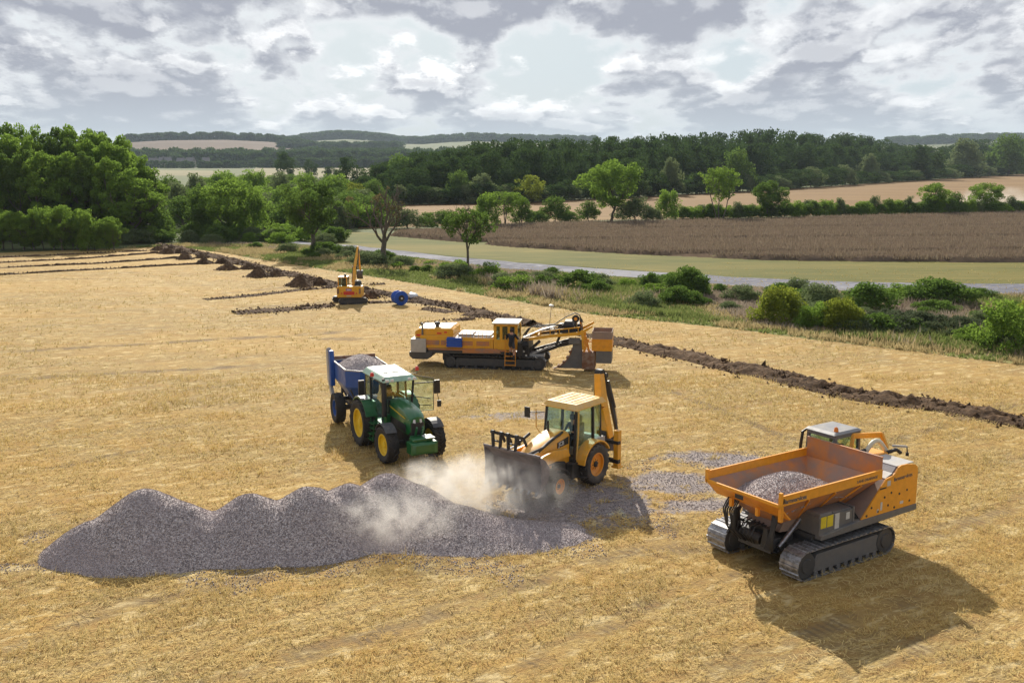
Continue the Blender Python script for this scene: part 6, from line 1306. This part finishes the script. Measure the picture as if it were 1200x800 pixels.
# the big dark wood across the middle and right
sk = ([430, 470, 560, 620, 680, 740, 800, 860, 900, 960, 1000, 1030, 1055, 1090, 1130, 1180, 1230, 1320], [195, 186, 170, 166, 167, 163, 160, 158, 156, 159, 161, 166, 172, 172, 168, 166, 168, 170])
for row, (dp, step, drop) in enumerate(((0, 17, 12), (6, 15, 4), (10, 14, 0))):
    for px in range(432 + row * 6, 1310, step):
        pbase = np.interp(px, [420, 600, 900, 1060, 1200, 1300], [240, 233, 217, 209, 203, 200]) - dp * (1 - (px - 430) / 1400) + rr.uniform(-.8, .8); pbase = max(pbase, 197)
        top = np.interp(px, *sk) + drop + rr.uniform(-2.5, 3.5)
        plant('far%d' % rr.randrange(3), px, pbase, top, rr.uniform(27, 40), 'tree of the dark wood beyond the tan field', 'tree', 'woodland_tree', 'dark wood beyond the tan field')
# tall wood on the left, three rows deep with a lower row of young trees in front
lk = ([-40, 0, 30, 90, 120, 150, 175, 186], [155, 154, 156, 156, 156, 166, 184, 212])
for row, (pb0, step, drop) in enumerate(((283, 24, 26), (279, 21, 10), (275, 19, 0))):
    for px in range(-60, 178 - row * 6, step):
        plant('wood%d' % rr.randrange(3), px + rr.uniform(-4, 4), pb0 + rr.uniform(-1, 1), np.interp(px, *lk) + drop + rr.uniform(-3, 6), rr.uniform(44, 66), 'tall leafy tree in the dense wood on the left', 'tree', 'woodland_tree', 'tall wood on the left')
ORD = ['rightmost', 'second from right', 'third from right', 'fourth from right', 'fifth from right', 'sixth from right', 'seventh from right', 'eighth from right', 'eighth from left', 'seventh from left', 'sixth from left', 'fifth from left', 'fourth from left', 'third from left', 'leftmost']
_xs = [-20, 4, 28, 52, 74, 92, 112, 128, 40, 86, 16, 63, 103, -5, 134]; NTH = [ORD[sorted(_xs, reverse=True).index(v)] for v in _xs]
for i, (px, wd) in enumerate(((-20, 40), (4, 36), (28, 34), (52, 36), (74, 32), (92, 34), (112, 30), (128, 28), (40, 30), (86, 26), (16, 28), (63, 28), (103, 26), (-5, 30), (134, 18))):
    plant(('scrub1', 'field2', 'wood0')[i % 3], px, 293.2 - i % 2, np.interp(px, [0, 60, 100, 138], [247, 246, 252, 262]) + rr.uniform(-6, 7), wd, NTH[i] + ' of the young leafy trees in the low left row', 'tree', 'young_tree', 'young trees before the left wood')
plant('scrub0', 177, 281, 227, 50, 'round dark green tree at the right end of the tall left wood', 'tree', 'round_tree'); plant('bush2', 146, 283, 262, 24, 'grey green willow bush right of the young tree row', 'bush', 'willow_bush'); plant('bush1', 178, 284, 266, 20, 'bright green bush below the round dark tree', 'bush', 'scrub_bush'); plant('bushdark', 162, 285, 271, 22, 'dark low bush between the willow bush and the bright bush', 'bush', 'scrub_bush')
# scrub valley between the left wood and the field trees
mid = [(268, 279, 212, 66, 'field2', 'broad bushy tree with several stems at the corner of the stubble'), (235, 277, 220, 40, 'scrub0', 'dull green tree left of the broad bushy tree'), (296, 277, 222, 36, 'scrub1', 'light green tree right of the broad bushy tree'), (212, 262, 215, 40, 'scrub2', 'grey green tree behind the scrub at left'),
       (200, 255, 208, 34, 'scrub0', 'leafy tree just right of the left wood'), (232, 245, 205, 34, 'scrub2', 'pale tree in the scrub valley'), (262, 238, 202, 40, 'scrub1', 'light green tree in the middle of the scrub valley'), (300, 240, 201, 36, 'scrub1', 'bright bushy tree above the broad bushy tree'),
       (330, 262, 224, 40, 'scrub0', 'tree behind the leaning verge tree, to its left'), (395, 268, 232, 30, 'scrub2', 'thin grey tree between the two left verge trees'), (330, 246, 204, 34, 'scrub2', 'grey green tree in the valley behind the verge'), (360, 240, 204, 34, 'scrub1', 'light green tree beyond the leaning verge tree'),
       (392, 246, 206, 38, 'scrub1', 'pale green tree to the right beyond the leaning verge tree'), (415, 248, 216, 30, 'scrubyellow', 'yellowing bush beyond the verge'), (438, 246, 212, 34, 'scrub0', 'green bush beyond the half bare tree'), (410, 226, 186, 26, 'far0', 'dark pointed tree in front of the middle wood'),
       (335, 213, 180, 26, 'far1', 'dark tree at the edge of the pale far field'), (364, 210, 188, 16, 'far2', 'small dark tree standing in the pale far field'), (388, 210, 196, 16, 'far0', 'low dark bush on the pale far field'), (470, 230, 184, 46, 'scrub0', 'pale green rounded tree at the left end of the big wood'), (318, 262, 240, 26, 'bush2', 'grey bush below the valley trees'), (285, 256, 214, 34, 'scrub0', 'green tree behind the broad bushy tree')]
for px, pb, pt, wd, k, lab in mid: plant(k, px, pb, pt, wd, lab, 'tree' if k[:4] != 'bush' else 'bush', 'scrub_tree' if k[:4] != 'bush' else 'scrub_bush')
for i in range(90):
    px = rr.uniform(185, 455); pb = rr.uniform(214, 268) ; hh = 4.2 * (pb - YH) / HC * rr.uniform(.6, 1.3)
    plant(rr.choice(['scrub0', 'scrub1', 'scrub2', 'scrub0', 'bush1']), px, pb, pb - hh, hh * rr.uniform(1.2, 2.0) + 8, 'shrub in the thick scrub of the valley between wood and verge', 'shrub', 'valley_shrub', 'shrubs of the scrub valley')
for i in range(50):
    px = rr.uniform(145, 400); pb = rr.uniform(272, 286); hh = 1.6 * (pb - YH) / HC * rr.uniform(.6, 1.4)
    plant(rr.choice(['bush0', 'bush1', 'bush2', 'bushdark']), px, pb, pb - hh, hh * rr.uniform(1.6, 2.6), 'low bush in the rough ground at the far corner of the stubble', 'bush', 'low_bush', 'low bushes at the far stubble corner')
# bushes on the verge
vb = [(805, 346, 314, 56, 'bushdark', 'large dark green rounded bush on the verge behind the trencher'), (762, 341, 320, 32, 'bush0', 'smaller dark bush left of the large rounded verge bush'), (678, 341, 317, 62, 'bush0', 'wide green bush on the verge above the yellow cab'), (735, 339, 326, 26, 'bush1', 'small green bush between the wide bush and the dark bushes'), (572, 327, 308, 40, 'bush1', 'green bush at the foot of the small verge tree'), (610, 332, 318, 34, 'bush0', 'low green bush right of the small verge tree'),
      (1097, 359, 328, 88, 'bushdark', 'long dark green bush on the verge at the right'), (1015, 366, 332, 66, 'bush0', 'green rounded bush left of the long dark bush'), (960, 366, 333, 60, 'bush2', 'feathery green bush behind the yellow bush'), (912, 377, 337, 62, 'bushyellow', 'yellow green rounded bush at the field edge'), (990, 386, 350, 60, 'bushyellow', 'yellow bush in front of the feathery bush'), (955, 383, 354, 44, 'bush1', 'green bush between the two yellow bushes'),
      (1178, 409, 352, 76, 'bush1', 'bright green bush at the right edge of the verge'), (1205, 400, 356, 60, 'bushyellow', 'yellowing bush half out of view at the right edge'), (375, 297, 284, 30, 'bush0', 'bush at the foot of the leaning verge tree'), (330, 285, 272, 34, 'bush1', 'green bush on the verge left of the leaning tree'), (470, 312, 300, 30, 'bush2', 'grey green bush at the foot of the half bare tree'), (635, 338, 322, 26, 'bush0', 'small bush on the verge between tree and trencher'), (1150, 350, 338, 40, 'bush0', 'low bush behind the bright bush at right'), (870, 352, 334, 40, 'bush2', 'grey green bush right of the large dark verge bush')]
for px, pb, pt, wd, k, lab in vb: plant(k, px, pb, pt, wd, lab, 'bush', 'verge_bush')
for i in range(85):
    u = rr.random(); px = 300 + u * 900; e0 = np.interp(px, [300, 450, 560, 700, 850, 1000, 1200], [291, 316, 333, 357, 372, 391, 414]); e1 = np.interp(px, [300, 450, 560, 700, 850, 1000, 1200], [284, 300, 312, 322, 335, 343, 350]); pb = rr.uniform(e1 + 3, e0); hh = .9 * (pb - YH) / HC * rr.uniform(.5, 1.5)
    plant(rr.choice(['bush0', 'bush1', 'bush2', 'bush2', 'bushdark']), px, pb, pb - hh, hh * rr.uniform(1.8, 3.2), 'small leafy clump growing in the rough grass of the verge', 'clump', 'verge_clump', 'leafy clumps on the verge')
# bramble bank
def ellz(X, Y): return 1.0 * np.clip(1 - np.hypot(X / 6.0, Y / 3.2) ** 2, 0, 1) ** .6
bx, by = gp(1075, 392); r = np.random.default_rng(9); cl = [(x, y, z * r.uniform(.6, 1) + .1, r.uniform(.25, .5)) for x, y in zip(r.uniform(-6, 6, 240), r.uniform(-3.2, 3.2, 240)) for z in [float(ellz(np.array(x), np.array(y)))] if z > 0]
o = link('bramble_bank', leaf_mesh('bramble_bank', cl, M['bramble'], .09, 3, 110), loc=(bx, by + 1.5, 0), rot=(0, 0, -.35)); tag(o, 'sprawling grey green bramble bank between the yellow bush and the bright bush', 'brambles')
# distant woods that read as one mass
def wood_mass(name, pts, seed, hgt=13, wdt=11):
    V, Fs, Rn, k = [], [], [], 0; tm, cm, H, Wd = PROTO['distant']; v = np.empty(len(cm.vertices) * 3, np.float32); cm.vertices.foreach_get('co', v); v = v.reshape(-1, 3); r = np.random.default_rng(seed)
    for x, y in pts:
        a = r.uniform(0, 2 * PI); s = r.uniform(.75, 1.25); w_ = v * np.array([wdt / Wd * s, wdt / Wd * s, hgt / H * r.uniform(.75, 1.15)]); q = np.column_stack([w_[:, 0] * math.cos(a) - w_[:, 1] * math.sin(a) + x, w_[:, 0] * math.sin(a) + w_[:, 1] * math.cos(a) + y, w_[:, 2] + float(terrain(x, y)) - 1]); V.append(q); Rn.append(r.uniform(0, 1, len(q) // 4).repeat(4) * .6 + r.uniform(0, .4))
    V = np.concatenate(V); me = npmesh(name, V, np.arange(len(V)).reshape(-1, 4), 4, M['leaf_dark']); setrnd(me, np.concatenate(Rn)); return tag(link(name, me), kind='stuff')
r = np.random.default_rng(44)
def az(px): return (px - 600) / F
def line_pts(p0, p1, y0, y1, n, thick): px = r.uniform(p0, p1, n); y = np.interp(px, [p0, p1], [y0, y1]) + r.uniform(0, thick, n); return [(az(a) * b * .985, b) for a, b in zip(px, y)]
wood_mass('hilltop_wood', line_pts(150, 352, 2090, 2120, 190, 60) + line_pts(158, 166, 2085, 2090, 4, 5), 1, 17, 17)
wood_mass('ridge_wood', line_pts(335, 700, 2750, 2820, 420, 160), 2, 22, 26)
wood_mass('ridge_wood', line_pts(1040, 1320, 2700, 2700, 220, 160), 3, 22, 26)
wood_mass('valley_wood', line_pts(150, 620, 1240, 1260, 480, 170), 4, 20, 17)
wood_mass('valley_wood', line_pts(150, 300, 1100, 1130, 46, 30) , 5, 9, 9)
wood_mass('valley_wood', line_pts(300, 470, 1150, 1160, 70, 40), 6, 12, 14)
wood_mass('ridge_wood', line_pts(330, 470, 1850, 1900, 160, 90), 7, 17, 17)
# village below the hill
M['house_wall'] = mat('pale_stone_wall', (.40, .36, .31), .9, var=.1, vscale=.2); M['house_roof'] = mat('grey_slate_roof', (.20, .18, .18), .8, var=.1, vscale=.2); M['wood_dark'] = mat('dark_window', (.05, .05, .06), .3)
for i, (px, pb, w_, d_, h_, a, lab) in enumerate(((186, 194.6, 14, 8, 4, 10, 'long low pale house at the left end of the village'), (196, 194, 10, 8, 5, -20, 'gabled pale house left of the village centre'), (203, 193.6, 12, 8, 5, 30, 'pale house with a big roof in the middle of the village'), (218, 193.8, 13, 8, 4, 5, 'broad low house right of the village centre'), (229, 193.6, 15, 9, 4.5, -10, 'long house with a pale roof near the village trees'), (247, 194, 12, 8, 4.5, 15, 'single pale house at the right end of the village'))):
    x, y = gp(px, pb); y = min(y, 1180); x = az(px) * y; w_ *= .62; h_ *= .8; t = thing('village_house', lab, 'house', (x, y, 0), a, 'village houses'); h0 = 4
    b = MB(); b.box(-w_ / 2, w_ / 2, -d_ / 2, d_ / 2, 0, h_ + h0); b.build('wall', M['house_wall'], t)
    b = MB(); b.prism([(-d_ / 2 - .5, h_ + h0 + .01), (d_ / 2 + .5, h_ + h0 + .01), (0, h_ + h0 + 4)], -w_ / 2 - .4, w_ / 2 + .4, 'x'); b.box(w_ / 2 - 1.6, w_ / 2 - .6, -.5, .5, h_ + h0 + 2, h_ + h0 + 5.2); b.build('roof', M['house_roof'], t)
    b = MB()
    for k in range(4): b.box(-w_ / 2 + 1 + k * w_ / 4.4, -w_ / 2 + 2.2 + k * w_ / 4.4, -d_ / 2 - .05, -d_ / 2 + .02, h0 + 1.5, h0 + 3)
    b.build('windows', M['wood_dark'], t)

# ================================================================== AIR AND DUST
def vol(name, col, dens, aniso=0.0, noise=None):
    m = bpy.data.materials.new(name); m.use_nodes = True; nt = m.node_tree; nt.nodes.clear(); g = G(nt)
    pv = g.n('ShaderNodeVolumePrincipled', i_Color=(*col, 1), i_Density=dens, i_Anisotropy=aniso)
    if noise:
        p = g.n('ShaderNodeTexCoord').outputs['Object']; r_ = g.n('ShaderNodeVectorMath', operation='LENGTH', i_0=p).outputs['Value']
        pw = g.n('ShaderNodeNewGeometry').outputs['Position']
        wz = g.n('ShaderNodeVectorMath', operation='ADD', i_0=p, i_1=g.n('ShaderNodeVectorMath', operation='SCALE', i_0=g.n('ShaderNodeTexNoise', i_Vector=pw, i_Scale=noise[0], i_Detail=3.0).outputs['Color'], i_Scale=.55).outputs[0]).outputs[0]
        r2 = g.n('ShaderNodeVectorMath', operation='LENGTH', i_0=g.n('ShaderNodeVectorMath', operation='SUBTRACT', i_0=wz, i_1=(.275, .275, .275)).outputs[0]).outputs['Value']
        n_ = g.noise(pw, noise[0] * 1.6, 5, .6); body = g.ss(r2, .95, .15); edge = g.ss(r_, .99, .80)
        d = g.math('MULTIPLY', g.math('MULTIPLY', body, g.math('POWER', g.ss(n_, .34, .72), 1.3)), g.math('MULTIPLY', edge, dens)); nt.links.new(d, pv.inputs['Density'])
    g.n('ShaderNodeOutputMaterial', i_Volume=pv.outputs[0]); return m
def puff(name, loc, rad, m, label, cat='dust'):
    bm = bmesh.new(); bmesh.ops.create_icosphere(bm, subdivisions=3, radius=1.0); me = bpy.data.meshes.new(name); bm.to_mesh(me); bm.free(); me.materials.append(m)
    o = link(name, me, loc=loc); o.scale = rad; tag(o, label, cat, kind='stuff'); return o
puff('dust_cloud', (-1.1, 30.9, .85), (3.9, 2.4, 1.25), vol('dust', (.98, .945, .89), 2.3, 0.3, (1.0,)), 'pale dust cloud billowing from the backhoe bucket over the stone pile')
puff('dust_cloud', (-3.6, 28.4, .7), (2.6, 1.6, 1.1), vol('thin_dust', (.97, .93, .88), 1.5, 0.3, (1.1,)), 'thin wisp of dust over the near side of the stone pile')
puff('dust_cloud', (*gp(1185, 249), 2.0), (26, 6, 4.0), vol('road_dust', (.95, .92, .88), .55, 0.2, (.10,)), 'low dust trail along the hedge at the right edge')
HZ = MB(); HZ.box(-7500, 7500, -60, 7200, -1.2, 130); tag(HZ.build('haze', vol('haze', (.70, .83, 1.0), .00009)), kind='stuff')
